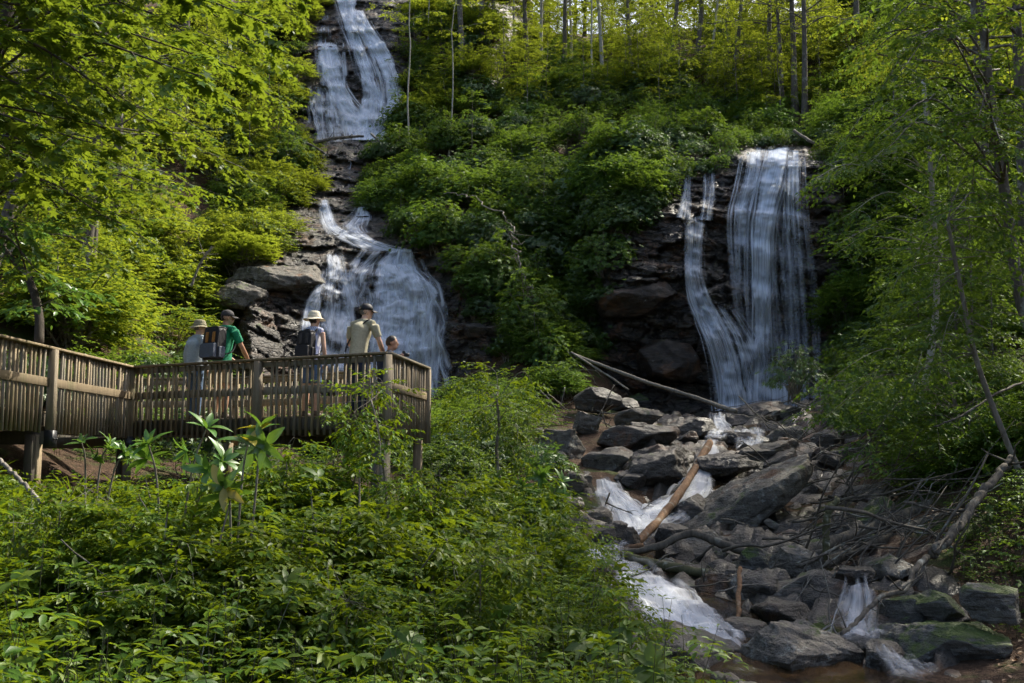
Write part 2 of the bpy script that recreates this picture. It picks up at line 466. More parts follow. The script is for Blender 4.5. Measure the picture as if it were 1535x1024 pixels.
def soft_mat(name, su, sv, amt, col):
    """a single blurred thread of water, densest along its middle"""
    n = N(name); uv = n.n('UVMap').outputs[0]; d = n.n('Attribute', attribute_name='dens').outputs['Fac']
    a = n.noise(n.mapping(uv, (su, sv, 1)), 1.0, 3, 0.6, 0.3)
    al = n.math('MULTIPLY', n.math('POWER', d, 1.6), n.mapr(a, .3, .68, .15, amt), clamp=True)
    df = n.n('BsdfDiffuse'); df.inputs[0].default_value = (*col, 1); tl = n.n('BsdfTranslucent'); tl.inputs[0].default_value = (*col, 1)
    m = n.n('MixShader'); m.inputs[0].default_value = 0.4; n.l(df.outputs[0], m.inputs[1]); n.l(tl.outputs[0], m.inputs[2])
    x = n.n('MixShader'); n.l(al, x.inputs[0]); n.l(n.n('BsdfTransparent').outputs[0], x.inputs[1]); n.l(m.outputs[0], x.inputs[2])
    return n.done(x)
M['thread'] = soft_mat('water_threads', 14.0, .35, 1.0, (0.88, 0.92, 0.98))
M['foam_thread'] = soft_mat('foam_threads', 6.0, 0.8, .5, (0.88, 0.91, 0.95))
M['foam'] = fall_mat('creek_foam', 4.5, 0.6, 0.30, 0.72, (0.86, 0.88, 0.92))

def creek_mat():
    n = N('creek_water'); p = n.pos()
    f = n.noise(n.mapping(p, (3, 1.2, 3)), 1.6, 4, 0.6, 0.5)
    col = n.ramp(n.noise(p, 1.3, 4), [(0.35, (0.012, 0.009, 0.006)), (0.7, (0.07, 0.04, 0.017))])
    return n.done(n.pbr(col, 0.12, 0.5, n.bump(f, 0.35, 0.05)))
M['creek'] = creek_mat()

def ground_mat():
    n = N('forest_floor'); g = n.n('NewGeometry'); p = g.outputs['Position']
    a = n.noise(p, 0.8, 5, 0.6); b = n.noise(p, 9.0, 5, 0.7); c = n.noise(p, 30.0, 3, 0.6)
    col = n.ramp(b, [(0.25, (0.022, 0.014, 0.009)), (0.5, (0.07, 0.042, 0.025)), (0.75, (0.15, 0.095, 0.06))])
    col = n.mix(n.mapr(a, 0.5, 0.62, 0, 0.85), col, n.ramp(c, [(0.3, (0.02, 0.04, 0.008)), (0.7, (0.07, 0.11, 0.02))]))
    return n.done(n.pbr(col, 0.9, 0.2, n.bump(n.math('ADD', b, c), 0.9, 0.06)))
M['ground'] = ground_mat()

# ------------------------------------------------------------------ course of the white water
def ribbon(rows, nu=12, seed=0, wave=0.03):
    """rows = (x_left, x_right, y, depth[, density]) -> sheet"""
    Rw = np.array([r if len(r) == 5 else (*r, .6) for r in rows], float)
    nv = (14 if nu > 8 else 8) * len(rows); C = smooth_path(Rw, nv); u = np.linspace(0, 1, nu)
    PX = C[:, :1] * (1 - u) + C[:, 1:2] * u
    P = at(PX, C[:, 2:3] + 0 * u, C[:, 3:4] + 0 * u)
    P[..., 2] += wave * fbm(P * 2.5, 3, seed) - 0.10 * (2 * u - 1) ** 4 + (.10 if wave > .06 else 0)
    dv = np.concatenate([[0], np.cumsum(np.linalg.norm(np.diff(P[:, nu // 2], axis=0), axis=-1))])
    e = sstep(0, .8, np.minimum(u, 1 - u) * 2 + .35 * fbm(P * 2.2, 2, seed + 9))
    t = np.linspace(0, 1, nv)[:, None]
    d = np.clip((C[:, 4:5] + .3 * fbm(P * 1.3, 3, seed + 4)) * (.15 + .85 * e) * sstep(0, .06, t) * sstep(0, .06, 1 - t), 0, 1)
    W = np.linalg.norm(P[:, -1] - P[:, 0], axis=-1).mean()
    UV = np.stack([(u * W)[None] + 0 * PX + seed, dv[:, None] + 0 * PX], -1)
    return P.reshape(-1, 3), grid_faces(nv, nu)[:, ::-1], UV.reshape(-1, 2), d.ravel()

WHITE_ROWS = [
   [(1062, 1100, 646, 32.3, .4), (1058, 1096, 654, 30.2, .45), (1054, 1086, 662, 27.9, .6)],
   [(925, 985, 806, 20.2, .5), (900, 975, 818, 19.4, .4), (870, 950, 830, 18.4, .5)],
   [(880, 950, 850, 17.2, .3), (890, 985, 860, 16.5, .3), (902, 1000, 868, 16.0, .5)],
   [(1060, 1088, 625, 33.4, .7), (1062, 1090, 637, 32.8, .75), (1062, 1100, 648, 32.2, .6)],
   [(1092, 1146, 648, 31.5, .45), (1100, 1148, 664, 29.4, .55), (1100, 1140, 680, 28.2, .55)],
   [(1050, 1084, 660, 27.6, .7), (1044, 1082, 680, 26.2, .8), (1034, 1074, 702, 25.0, .85), (1020, 1076, 722, 24.2, .85), (1000, 1082, 740, 23.5, .8), (972, 1072, 758, 22.7, .72), (930, 1046, 778, 21.7, .7), (920, 1010, 798, 20.6, .62), (930, 980, 814, 19.8, .5)],
   [(886, 928, 724, 22.9, .7), (886, 944, 744, 22.3, .85), (890, 972, 764, 21.6, .85), (894, 1000, 782, 21.0, .75), (904, 1000, 802, 20.2, .6)],
   [(862, 940, 830, 18.3, .65), (858, 940, 842, 17.6, .6), (870, 940, 854, 17.0, .4)],
   [(900, 1000, 864, 16.1, .6), (908, 1036, 882, 15.3, .8), (918, 1064, 902, 14.6, .85), (934, 1084, 922, 13.9, .82), (962, 1108, 944, 13.2, .75), (1004, 1124, 964, 12.6, .68), (1050, 1128, 984, 12.0, .5)],
   [(1266, 1304, 876, 14.4, .45), (1258, 1312, 900, 13.9, .58), (1248, 1316, 930, 13.6, .55), (1240, 1320, 956, 13.2, .5), (1228, 1336, 974, 12.6, .3)],
   [(1308, 1344, 988, 11.5, .22), (1320, 1366, 1006, 11.1, .3), (1345, 1410, 1030, 10.5, .26)]]

# ------------------------------------------------------------------ terrain
GP = [
 (0, 0, 0), (-8, 0, .6), (8, 0, -.4), (0, -10, 0), (-15, -5, 2), (15, -5, 1.5), (-30, -10, 8), (30, -10, 8),
 (-3.5, 7.5, -.1), (0, 8, -.35), (2.0, 8.5, -.6), (-5, 11, .45), (-2, 11, .15), (.8, 11.5, -.35), (-9, 9, 1.1),
 (-6.5, 14, 1.05), (-6.5, 18, 1.35), (-4, 17, .9), (-1.8, 16, .45), (-1.5, 18.5, .7), (.7, 18, .25), (.9, 14.5, -.2),
 # creek bed
 (3.9, 10, -.75), (2.2, 10, -.65), (2.2, 12, -.5), (2.0, 14, -.3), (1.9, 17, -.12), (1.9, 20, .2), (3.1, 22, .45), (4.2, 24, 1.0),
 (5.1, 27.5, 1.8), (6.1, 32, 2.5), (8.5, 38, 3.3), (3.9, 13, -.55), (4.6, 15.5, -.15),
 # left bank of the creek
 (.9, 22, .75), (1.2, 26, 1.7), (2.6, 30, 2.5), (3.2, 34, 3.1), (1.2, 36, 3.5), (-1.5, 24, 1.6), (-1.5, 30, 2.6), (-4, 26, 2.0), (-4, 33, 3.0),
 # right bank
 (5.1, 13, -.5), (5.8, 12, -.5), (6.6, 11, -.4), (4.9, 11, -.85), (6.2, 13.6, -.2), (7.3, 15, .6), (5.7, 17.5, .2), (7.2, 22, 1.0), (8.3, 28, 2.1), (10.5, 36, 3.8), (9.5, 20, 2.2),
 (12, 15, 3.2), (15, 21, 6), (13, 30, 5), (18, 30, 9), (14.5, 38, 7), (20, 42, 15), (25, 25, 14), (15.5, 45, 14.6), (30, 50, 24), (40, 10, 16), (40, 40, 26),
 # right falls
 (5, 40, 3.4), (8, 41, 3.4), (11, 41, 3.4), (5, 44.3, 4.5), (8, 44.3, 4.5), (11.5, 44.3, 4.5), (5, 47.6, 13.2), (8, 47.6, 13.6), (12, 47.6, 14), (8, 53, 15.5), (12, 55, 17),
 # middle ridge
 (.7, 37, 3.9), (.8, 40.5, 7.2), (-1, 41, 5.6), (2.5, 41, 6.4), (.9, 47, 12.4), (1.1, 56, 18.4), (1.4, 68, 26.5), (1, 80, 34), (0, 95, 41), (5, 48.5, 14),
 (-2.2, 46, 10.2), (-5.5, 54.5, 16.5), (-4.5, 61, 21.5), (-5.5, 70, 28), (10, 66, 24.5), (16, 62, 23), (10, 80, 33), (20, 80, 35), (30, 90, 42), (8, 95, 40),
 # left falls
 (-5, 40, 3.2), (-5, 44, 3.6), (-8, 44, 4), (-5, 48, 9.6), (-7.5, 50.5, 10.5), (-9, 54.5, 13.3), (-10, 62.5, 19.2), (-9.5, 68, 26.0), (-10, 74.5, 32), (-10.5, 85, 35.5),
 # left hill
 (-8, 22, 1.8), (-10, 16, 2.6), (-14, 20, 5), (-13, 30, 6.4), (-10.5, 37, 4.6), (-12, 46, 9), (-15.5, 51, 14.5), (-20, 40, 14), (-14.5, 62, 22.5), (-20, 60, 26),
 (-25, 30, 13), (-25, 78, 38), (-15, 74, 34), (-40, 40, 26), (-40, 80, 46), (-40, 10, 14), (-15, 95, 45), (0, 130, 54), (40, 130, 58), (-40, 130, 60), (40, 80, 44)]
GP = np.array(GP, float)

class RBF:
    def __init__(s, P, z, kind='tps', sm=0.0):
        s.P = np.asarray(P, float); s.k = kind; n = len(P)
        K = s.ker(s.P, s.P) + np.eye(n) * sm
        A = np.concatenate([np.ones((n, 1)), s.P], 1); m = A.shape[1]
        S = np.block([[K, A], [A.T, np.zeros((m, m))]])
        s.w = np.linalg.lstsq(S, np.concatenate([z, np.zeros(m)]), rcond=None)[0]
    def ker(s, A, B):
        d = np.sqrt(((A[:, None] - B[None]) ** 2).sum(-1))
        return d if s.k == 'lin' else d * d * np.log(d + 1e-9)
    def __call__(s, Q):
        Q = np.asarray(Q, float); sh = Q.shape[:-1]; Q = Q.reshape(-1, Q.shape[-1])
        r = np.empty(len(Q)); n = len(s.P)
        for i in range(0, len(Q), 20000):
            q = Q[i:i + 20000]
            r[i:i + 20000] = s.ker(q, s.P) @ s.w[:n] + np.concatenate([np.ones((len(q), 1)), q], 1) @ s.w[n:]
        return r.reshape(sh)

_g = RBF(GP[:, :2], GP[:, 2], 'lin', 0.05)
def ground_raw(x, y):
    x = np.asarray(x, float); y = np.asarray(y, float)
    xc = np.clip(x, -45, 45); yc = np.clip(y, -12, 135)
    z = _g(np.stack(np.broadcast_arrays(xc, yc), -1))
    z = z + 0.22 * fbm(p3(x * .45, y * .45, 0), 4, 3) + 0.05 * fbm(p3(x * 2.2, y * 2.2, 0), 3, 9)
    return z
def steps(a, b, fine, coarse):
    return np.concatenate([-np.geomspace(abs(a) + 0 if False else 400, 40, 14), np.arange(-38, -16, coarse), np.arange(-16, 18, fine), np.arange(18, 39, coarse), np.geomspace(40, 400, 14)])
gx = steps(0, 0, 0.32, 0.9)
gy = np.concatenate([-np.geomspace(300, 6, 14), np.arange(-4, 4, 1.0), np.arange(4, 52, 0.32), np.arange(52, 100, 0.7), np.geomspace(100, 500, 16)])
GX, GY = np.meshgrid(gx, gy)
GZ = ground_raw(GX, GY)
_wp = np.concatenate([ribbon(r, 9, k * 5 + 1, .10)[0] for k, r in enumerate(WHITE_ROWS)])
def carve(X, Y, Z, drop):
    """keep the bed below the running water"""
    Z = Z.copy(); sh = Z.shape; x, y, z = X.ravel(), Y.ravel(), Z.reshape(-1)
    idx = np.where((x > 0) & (x < 9) & (y > 8) & (y < 36))[0]
    for i in range(0, len(idx), 2000):
        j = idx[i:i + 2000]; d = (x[j, None] - _wp[None, :, 0]) ** 2 + (y[j, None] - _wp[None, :, 1]) ** 2
        k = d.argmin(1); near = d[np.arange(len(j)), k] < .3 ** 2
        z[j[near]] = np.minimum(z[j[near]], _wp[k[near], 2] - drop)
    return z.reshape(sh)
GZ = carve(GX, GY, GZ, .30)
def ground_z(x, y):
    """bilinear look-up in the terrain grid"""
    x = np.asarray(x, float); y = np.asarray(y, float)
    i = np.clip(np.searchsorted(gx, x) - 1, 0, len(gx) - 2); j = np.clip(np.searchsorted(gy, y) - 1, 0, len(gy) - 2)
    u = np.clip((x - gx[i]) / (gx[i + 1] - gx[i]), 0, 1); v = np.clip((y - gy[j]) / (gy[j + 1] - gy[j]), 0, 1)
    return GZ[j, i] * (1 - u) * (1 - v) + GZ[j, i + 1] * u * (1 - v) + GZ[j + 1, i] * (1 - u) * v + GZ[j + 1, i + 1] * u * v
def hit(px, py, y0=5.0, y1=120.0):
    """where the view ray of a picture point meets the terrain"""
    px = np.atleast_1d(np.asarray(px, float)); py = np.atleast_1d(np.asarray(py, float))
    Ys = np.arange(y0, y1, 0.25)
    P = at(px[:, None], py[:, None], Ys[None])
    below = P[..., 2] < ground_z(P[..., 0], P[..., 1])
    k = np.where(below.any(1), below.argmax(1), len(Ys) - 1)
    Q = P[np.arange(len(px)), k]
    Q[:, 2] = ground_z(Q[:, 0], Q[:, 1])
    return Q, below.any(1)

ob('ground', mk('ground', np.stack([GX, GY, GZ], -1).reshape(-1, 3), grid_faces(len(gy), len(gx)), M['ground'], True), kind='structure')

# ------------------------------------------------------------------ cliffs behind the two waterfalls
def strata(P, h=0.55, seed=0, tilt=(0.18, 0.0)):
    """stepped bedding planes: every layer stands a little proud or recessed"""
    s = P[..., 2] + tilt[0] * P[..., 0] + tilt[1] * P[..., 1] + 0.35 * fbm(P * 0.5, 3, seed)
    k = np.floor(s / h); f = s / h - k
    a = _h(k.astype(np.int64), k.astype(np.int64) * 0, k.astype(np.int64) * 0, seed); b = _h(k.astype(np.int64) + 1, k.astype(np.int64) * 0, k.astype(np.int64) * 0, seed)
    return a + (b - a) * sstep(0.9, 1.0, f) - 0.5

def rock_relief(P, seed, amp=1.0):
    q = P * np.array([0.55, 0.55, 0.8])
    d, e, v = worley(q + 0.25 * fbm(P * 0.7, 3, seed)[..., None], seed)
    blocks = (v - 0.5) * 0.9 - 0.35 * (1 - sstep(0.0, 0.12, e))
    d2, e2, v2 = worley(P * np.array([1.5, 1.5, 2.6]), seed + 5)
    small = (v2 - 0.5) * 0.28 - 0.1 * (1 - sstep(0.0, 0.1, e2))
    Q = P + np.stack([P[..., 0] * 0, P[..., 0] * 0, .5 * v], -1)
    return amp * (0.75 * strata(Q, 0.62, seed) + 0.3 * strata(Q, 0.23, seed + 1) + 0.62 * blocks + 1.3 * small + 0.22 * fbm(P * 1.1, 5, seed + 2))

class Cliff:
    def __init__(s, ctrl, x0, x1, y0, y1, step, seed, amp):
        c = np.array(ctrl, float)
        s.f = RBF(c[:, :2] / 100, c[:, 2], 'lin', 0.02)
        s.seed = seed; s.amp = amp
        s.xs = np.arange(x0, x1 + .1, step); s.ys = np.arange(y0, y1 + .1, step)
        PX, PY = np.meshgrid(s.xs, s.ys)
        s.base = s.f(np.stack([PX, PY], -1) / 100)
        P = at(PX, PY, s.base)
        bx = np.minimum(PX - x0, x1 - PX) / (x1 - x0); by = (PY - y0) / (y1 - y0)
        rim = np.minimum(bx * 7, by * 12) + .35 * fbm(p3(PX * .02, PY * .02, seed), 3, seed)
        s.base = s.base + 7.0 * (1 - sstep(0, 1, rim))
        s.D = s.base - rock_relief(P, seed, amp)
        s.V = at(PX, PY, s.D)
        # loose in-plane jitter so edges do not follow the grid
        s.V[..., 0] += 0.04 * fbm(P * 3, 2, seed + 8); s.V[..., 2] += 0.04 * fbm(P * 3, 2, seed + 9)
    def depth(s, px, py):
        i = np.clip((np.asarray(px, float) - s.xs[0]) / (s.xs[1] - s.xs[0]), 0, len(s.xs) - 1.001); j = np.clip((np.asarray(py, float) - s.ys[0]) / (s.ys[1] - s.ys[0]), 0, len(s.ys) - 1.001)
        a = i.astype(int); b = j.astype(int); u = i - a; v = j - b
        return s.D[b, a] * (1 - u) * (1 - v) + s.D[b, a + 1] * u * (1 - v) + s.D[b + 1, a] * (1 - u) * v + s.D[b + 1, a + 1] * u * v
    def build(s, name, mat):
        nr, nc = s.D.shape
        return ob(name, mk(name, s.V.reshape(-1, 3), grid_faces(nr, nc)[:, ::-1], mat, False), kind='structure')

cliff_r = Cliff([
 (840, 660, 39), (940, 650, 39), (1050, 640, 39), (1150, 640, 39.5), (1280, 640, 39), (1340, 640, 37.5),
 (840, 560, 40), (950, 590, 41.6), (1040, 590, 41.2), (1090, 560, 40.6), (1160, 590, 41.4), (1220, 560, 41.4), (1290, 540, 40), (1340, 540, 38.5),
 (880, 480, 41), (950, 500, 41.9), (1000, 500, 41.6), (1060, 500, 40.5), (1130, 500, 41.8), (1220, 480, 42), (1280, 450, 41), (1340, 450, 40),
 (900, 430, 41), (960, 425, 40.3), (1010, 430, 40.5), (1060, 430, 41), (1130, 420, 42.2), (1210, 400, 42.3), (1280, 380, 42), (1340, 350, 42),
 (900, 360, 42.4), (960, 370, 42.1), (1030, 350, 41.6), (1070, 350, 42.2), (1130, 340, 42.5), (1210, 330, 42.5), (1280, 310, 42.8),
 (920, 290, 44.5), (1000, 300, 43.4), (1040, 300, 43), (1100, 290, 43.0), (1160, 270, 43.2), (1220, 270, 43.3), (1280, 250, 44), (1340, 250, 45),
 (920, 240, 46.5), (1010, 250, 45.6), (1060, 250, 45.3), (1110, 240, 44.6), (1160, 235, 45), (1210, 232, 45.2), (1260, 215, 46), (1340, 200, 48),
 (1000, 205, 49), (1100, 205, 49), (1200, 205, 49), (1200, 190, 52), (1300, 180, 52)], 850, 1330, 196, 652, 2.2, 11, 0.85)
cliff_r.build('cliff_face', M['rock_cliff'])
cliff_l = Cliff([
 (300, 640, 36), (400, 640, 38), (560, 640, 40.5), (700, 640, 39), (800, 640, 37.5),
 (330, 540, 37), (420, 520, 40.5), (480, 520, 42), (560, 540, 42.3), (660, 540, 42), (720, 560, 40.5), (760, 540, 39.5), (800, 560, 38.5),
 (330, 450, 40), (390, 440, 42), (440, 450, 42.8), (500, 460, 43.4), (570, 450, 43.8), (650, 450, 43.3), (720, 470, 41.5), (790, 450, 40.5),
 (330, 400, 43), (400, 395, 43.8), (450, 395, 44.6), (500, 390, 45), (560, 385, 45.6), (610, 375, 45.6), (660, 400, 44.4), (720, 390, 43.5), (790, 380, 43),
 (340, 350, 47), (420, 360, 46.5), (480, 345, 48), (540, 350, 47.8), (600, 350, 48), (660, 350, 47), (760, 330, 47),
 (420, 320, 50), (490, 320, 50.5), (560, 325, 50.5), (640, 300, 50.5),
 (400, 270, 55), (480, 295, 52.5), (520, 285, 53.5), (560, 280, 54.5), (640, 250, 55),
 (420, 230, 58.5), (470, 240, 57), (520, 235, 57), (570, 230, 58), (650, 220, 58.5),
 (420, 190, 62), (480, 200, 61), (540, 200, 60.5), (600, 190, 61), (650, 180, 62),
 (420, 130, 65), (480, 130, 64.6), (540, 150, 63.6), (590, 140, 63.5), (640, 130, 65),
 (440, 60, 69.5), (500, 70, 68), (550, 60, 67.5), (590, 60, 66.5), (640, 60, 68.5),
 (460, 5, 73), (520, 0, 72.5), (580, 0, 72), (640, 0, 73), (460, -60, 80), (560, -60, 80), (640, -60, 80)], 310, 800, -60, 640, 2.6, 23, 0.8)
cliff_l.build('cliff_face', M['rock_cliff'])

# ------------------------------------------------------------------ falling water
def fall(cliff, rows, dens=0.6, lift=0.12, seed=0, nu=26, layers=1, soft=3):
    """a sheet of water that follows the cliff; rows = (x_left, x_right, y[, density])"""
    rows = [r if len(r) == 4 else (*r, dens) for r in rows]
    Rw = np.array(rows, float)
    nv = max(24, int(abs(Rw[-1, 2] - Rw[0, 2]) / 3.0))
    C = smooth_path(Rw, nv)
    Vs, Fs, UV, DN = [], [], [], []; n0 = 0
    for L in range(layers):
        u = np.linspace(0, 1, nu)
        wob = 3.0 * fbm(p3(C[:, 2] * .03, seed + L * 9.1, 0), 3, seed)
        PX = C[:, :1] * (1 - u) + C[:, 1:2] * u + wob[:, None]
        PY = C[:, 2:3] + 0 * u
        D = cliff.depth(PX, PY)
        # water leaves the edge of every ledge: running minimum of the depth downwards, then smoothing
        E = D.copy()
        for i in range(1, nv): E[i] = np.minimum(D[i], E[i - 1] + 0.07)
        for _ in range(soft):
            E[1:-1] = (E[:-2] + E[1:-1] * 2 + E[2:]) / 4; E[:, 1:-1] = (E[:, :-2] + E[:, 1:-1] * 2 + E[:, 2:]) / 4
        E = np.minimum(E, D - 0.02) - lift * (1 + 0.9 * L)
        P = at(PX, PY, E)
        dv = np.concatenate([[0], np.cumsum(np.linalg.norm(np.diff(P[:, nu // 2], axis=0), axis=-1))])
        du = np.linalg.norm(P[:, -1] - P[:, 0], axis=-1).mean()
        edge = np.minimum(u, 1 - u) * 2
        e = sstep(0.02, 0.6, edge + 0.30 * fbm(p3(PX * .09, PY * .012, seed + L), 3, seed))
        nz = fbm(p3(PX * .045, PY * .012, seed + L * 5), 3, seed + 3)
        ends = sstep(0, 0.04, np.linspace(0, 1, nv))[:, None]
        brk = np.gradient(E, axis=0); brk = np.clip(-(brk - brk.mean()) * 2.2, -.22, .28)
        nz = nz + brk
        d = np.clip((C[:, 3:4] * (1 - .25 * L) + 0.28 * nz) * (0.25 + 0.75 * e) * e ** .5 * ends, 0, 1)
        Vs.append(P.reshape(-1, 3)); UV.append(np.stack([(u * du)[None] + 0 * PY + seed * 3.7 + L * 11, dv[:, None] + 0 * PX], -1).reshape(-1, 2))
        DN.append(d.ravel()); Fs.append(grid_faces(nv, nu)[:, ::-1] + n0); n0 += nv * nu
    return np.concatenate(Vs), np.concatenate(Fs), np.concatenate(UV), np.concatenate(DN)

def strand_set(cliff, rows, n, seed, lift=.16, wr=(.07, .26), short=False):
    """separate threads of water inside the outline of a fall"""
    Rw = np.array([r if len(r) == 4 else (*r, .72) for r in rows], float); rng = np.random.default_rng(seed + 5)
    nv0 = max(24, int(abs(Rw[-1, 2] - Rw[0, 2]) / 5.5)); C = smooth_path(Rw, nv0)
    cl_ = rng.uniform(.08, .92, 5)
    Vs, Fs, UV, DN = [], [], [], []; n0 = 0; nu = 7; prof = np.array([0, .25, .75, 1, .75, .25, 0])
    for k in range(n):
        a, b = int(nv0 * rng.choice([0, rng.uniform(0, .08), rng.uniform(0, .45)])), int(nv0 * rng.choice([1, 1, rng.uniform(.6, 1)]))
        if short:
            ln = rng.uniform(.14, .5); a = int(nv0 * rng.uniform(-.05, 1 - ln * .8)); b = min(nv0, a + max(9, int(ln * nv0))); a = max(a, 0)
        if b - a < 8: continue
        c = C[a:b]; m = len(c); t = np.linspace(0, 1, m)
        u0 = rng.uniform(.03, .97) if rng.random() < .45 else np.clip(cl_[rng.integers(len(cl_))] + rng.normal() * .05, .02, .98)
        u = u0 + (.06 if short else .025) * fbm(p3(t * 2 + a * .1, k, seed), 3, seed) + (.05 if short else .02) * rng.normal() * t
        Y0 = cliff.depth(c[:, 0] * (1 - u) + c[:, 1] * u, c[:, 2])
        w = rng.uniform(*wr) * (.7 + .6 * t) * (1 + .4 * fbm(p3(t * 5, k * 3, 1), 2, seed)) * F_PX / Y0
        off = np.linspace(-1, 1, 7)
        PX = (c[:, 0] * (1 - u) + c[:, 1] * u)[:, None] + w[:, None] * off; PY = c[:, 2:3] + 0 * PX
        D = cliff.depth(PX, PY); E = D.copy()
        for i in range(1, m): E[i] = np.minimum(D[i], E[i - 1] + .09)
        E = np.minimum(E.min(1, keepdims=True) * .5 + E * .5, D)
        E[1:-1] = (E[:-2] + 2 * E[1:-1] + E[2:]) / 4
        P = at(PX, PY, E - lift * rng.uniform(.7, 1.6) - .04 * prof)
        ends = np.minimum(sstep(0, .16, t), sstep(0, .15, 1 - t) if b < nv0 else 1)
        dn = prof[None] * ends[:, None] * np.clip(.12 + c[:, 3:4] * 1.05, 0, 1) * np.clip(rng.uniform(.6, 1.05) + .35 * fbm(p3(t * 4, k * 7, 2), 3, seed), 0, 1.1)[:, None]
        dv = np.concatenate([[0], np.cumsum(np.linalg.norm(np.diff(P[:, 3], axis=0), axis=-1))])
        Vs.append(P.reshape(-1, 3)); UV.append(np.stack([off[None] * .18 + 0 * PX + k * 1.7, dv[:, None] + 0 * PX], -1).reshape(-1, 2)); DN.append(np.clip(dn, 0, 1).ravel())
        Fs.append(grid_faces(m, nu)[:, ::-1] + n0); n0 += m * nu
    return np.concatenate(Vs), np.concatenate(Fs), np.concatenate(UV), np.concatenate(DN)

def waterfall(name, cliff, sheets, base, label):
    t = thing(name, base, label, 'waterfall')
    for i, (rows, dens, lift, mat, layers) in enumerate(sheets):
        wide = rows[len(rows) // 2][1] - rows[len(rows) // 2][0]
        V, F, UV, DN = fall(cliff, rows, dens, lift, seed=i * 3 + int(abs(base[0]) * 7), layers=layers, soft=3 if base[0] > 0 else 1, nu=48 if wide > 60 else 24)
        ob('water_sheet', mk('water_sheet', V - np.array(base), F, M[mat], True, uv=UV, attr={'dens': DN}), t)
        if mat != 'fall_thin':
            stepd = mat == 'fall_step'
            V, F, UV, DN = strand_set(cliff, rows, int(wide * (.85 if stepd else .55) * min(1, np.mean([r[3] if len(r) == 4 else .7 for r in rows]) * 1.3)) + 5, i * 5 + int(abs(base[0]) * 9), short=stepd, wr=(.07, .26) if stepd else (.04, .15))
            ob('water_strands', mk('water_strands', V - np.array(base), F, M['thread'], True, uv=UV, attr={'dens': DN}), t)
    return t

waterfall('waterfall', cliff_r, [
 ([(1124, 1200, 212, .5), (1112, 1206, 228, .5), (1106, 1210, 270, .42), (1092, 1214, 310, .36), (1088, 1220, 342, .34), (1092, 1230, 405, .3), (1104, 1234, 460, .28), (1112, 1238, 540, .3), (1100, 1230, 612, .42)], .4, .14, 'fall', 1),
 ([(1146, 1190, 212, .8), (1142, 1192, 232, .9), (1132, 1184, 270, .9), (1126, 1172, 310, .88), (1122, 1166, 342, .85), (1124, 1164, 405, .8), (1124, 1164, 470, .72), (1122, 1170, 540, .66), (1114, 1184, 610, .62)], .8, .30, 'fall', 2),
 ([(1112, 1150, 224, .7), (1106, 1146, 245, .8), (1098, 1138, 285, .78), (1090, 1130, 320, .7), (1090, 1126, 360, .56), (1096, 1124, 420, .4), (1104, 1126, 480, .26), (1108, 1126, 520, .1)], .6, .22, 'fall', 1),
 ([(1178, 1206, 222, .75), (1172, 1210, 245, .75), (1168, 1212, 290, .6), (1166, 1216, 335, .46), (1164, 1222, 380, .36), (1166, 1228, 440, .3), (1166, 1232, 520, .24), (1160, 1230, 590, .2)], .5, .2, 'fall', 1),
 ([(1108, 1236, 490, .2), (1100, 1240, 530, .4), (1090, 1242, 570, .58), (1084, 1244, 618, .66)], .5, .5, 'fall', 1),
 ([(1026, 1042, 256, .6), (1024, 1040, 290, .55), (1016, 1040, 326, .6)], .55, .12, 'fall', 1),
 ([(1050, 1070, 254, .5), (1052, 1070, 290, .5), (1044, 1066, 330, .5)], .5, .12, 'fall', 1),
 ([(1016, 1066, 318, .6), (1024, 1062, 345, .62), (1024, 1058, 380, .6), (1024, 1060, 414, .62), (1028, 1074, 450, .62), (1042, 1096, 485, .6), (1060, 1108, 521, .58), (1074, 1118, 566, .56), (1078, 1112, 614, .6)], .6, .2, 'fall', 2),
 ([(1034, 1100, 450, .35), (1040, 1120, 480, .7), (1052, 1140, 515, .72), (1062, 1156, 565, .66), (1066, 1164, 616, .66)], .6, .35, 'fall', 1),
 ([(980, 1002, 445), (978, 1004, 480), (975, 1003, 520)], .34, .1, 'fall_thin', 1),
 ([(1004, 1060, 560), (1000, 1056, 610)], .3, .12, 'fall_thin', 1),
 ], tuple(at(1140, 615, 40.5)), 'tall thin waterfall dropping off the dark cliff on the right')
waterfall('waterfall', cliff_l, [
 ([(572, 628, 370), (552, 636, 388), (530, 650, 412), (526, 668, 428), (524, 676, 460), (522, 678, 495), (520, 678, 530), (516, 680, 570), (512, 684, 612)], .64, .12, 'fall_step', 2),
 ([(560, 620, 392), (548, 655, 430), (545, 664, 470), (540, 668, 520), (530, 674, 590)], .62, .3, 'fall_step', 1),
 ([(536, 584, 374), (520, 560, 398), (516, 545, 420), (520, 552, 460)], .46, .12, 'fall_step', 1),
 ([(482, 514, 377), (482, 522, 410), (476, 528, 430), (470, 534, 460), (462, 536, 500), (455, 534, 560)], .6, .12, 'fall_step', 2),
 ([(474, 490, 428), (460, 478, 455), (452, 474, 490), (448, 472, 540)], .58, .2, 'fall_step', 1),
 ], tuple(at(590, 615, 41)), 'wide fan shaped waterfall spreading over the rock behind the deck')
waterfall('cascade', cliff_l, [
 ([(478, 490, 297), (480, 496, 318), (486, 506, 338), (494, 536, 352), (510, 578, 364), (528, 622, 376)], .74, .12, 'fall_step', 1),
 ([(534, 548, 308), (522, 556, 326), (508, 552, 342), (520, 570, 356), (540, 610, 370)], .62, .1, 'fall_step', 1),
 ([(436, 458, 232), (438, 454, 262), (434, 456, 285)], .5, .1, 'fall_thin', 1),
 ([(522, 530, 240), (518, 528, 262), (516, 526, 282)], .55, .1, 'fall_thin', 1),
 ], tuple(at(520, 372, 46)), 'narrow white cascade sliding down above the fan shaped waterfall')
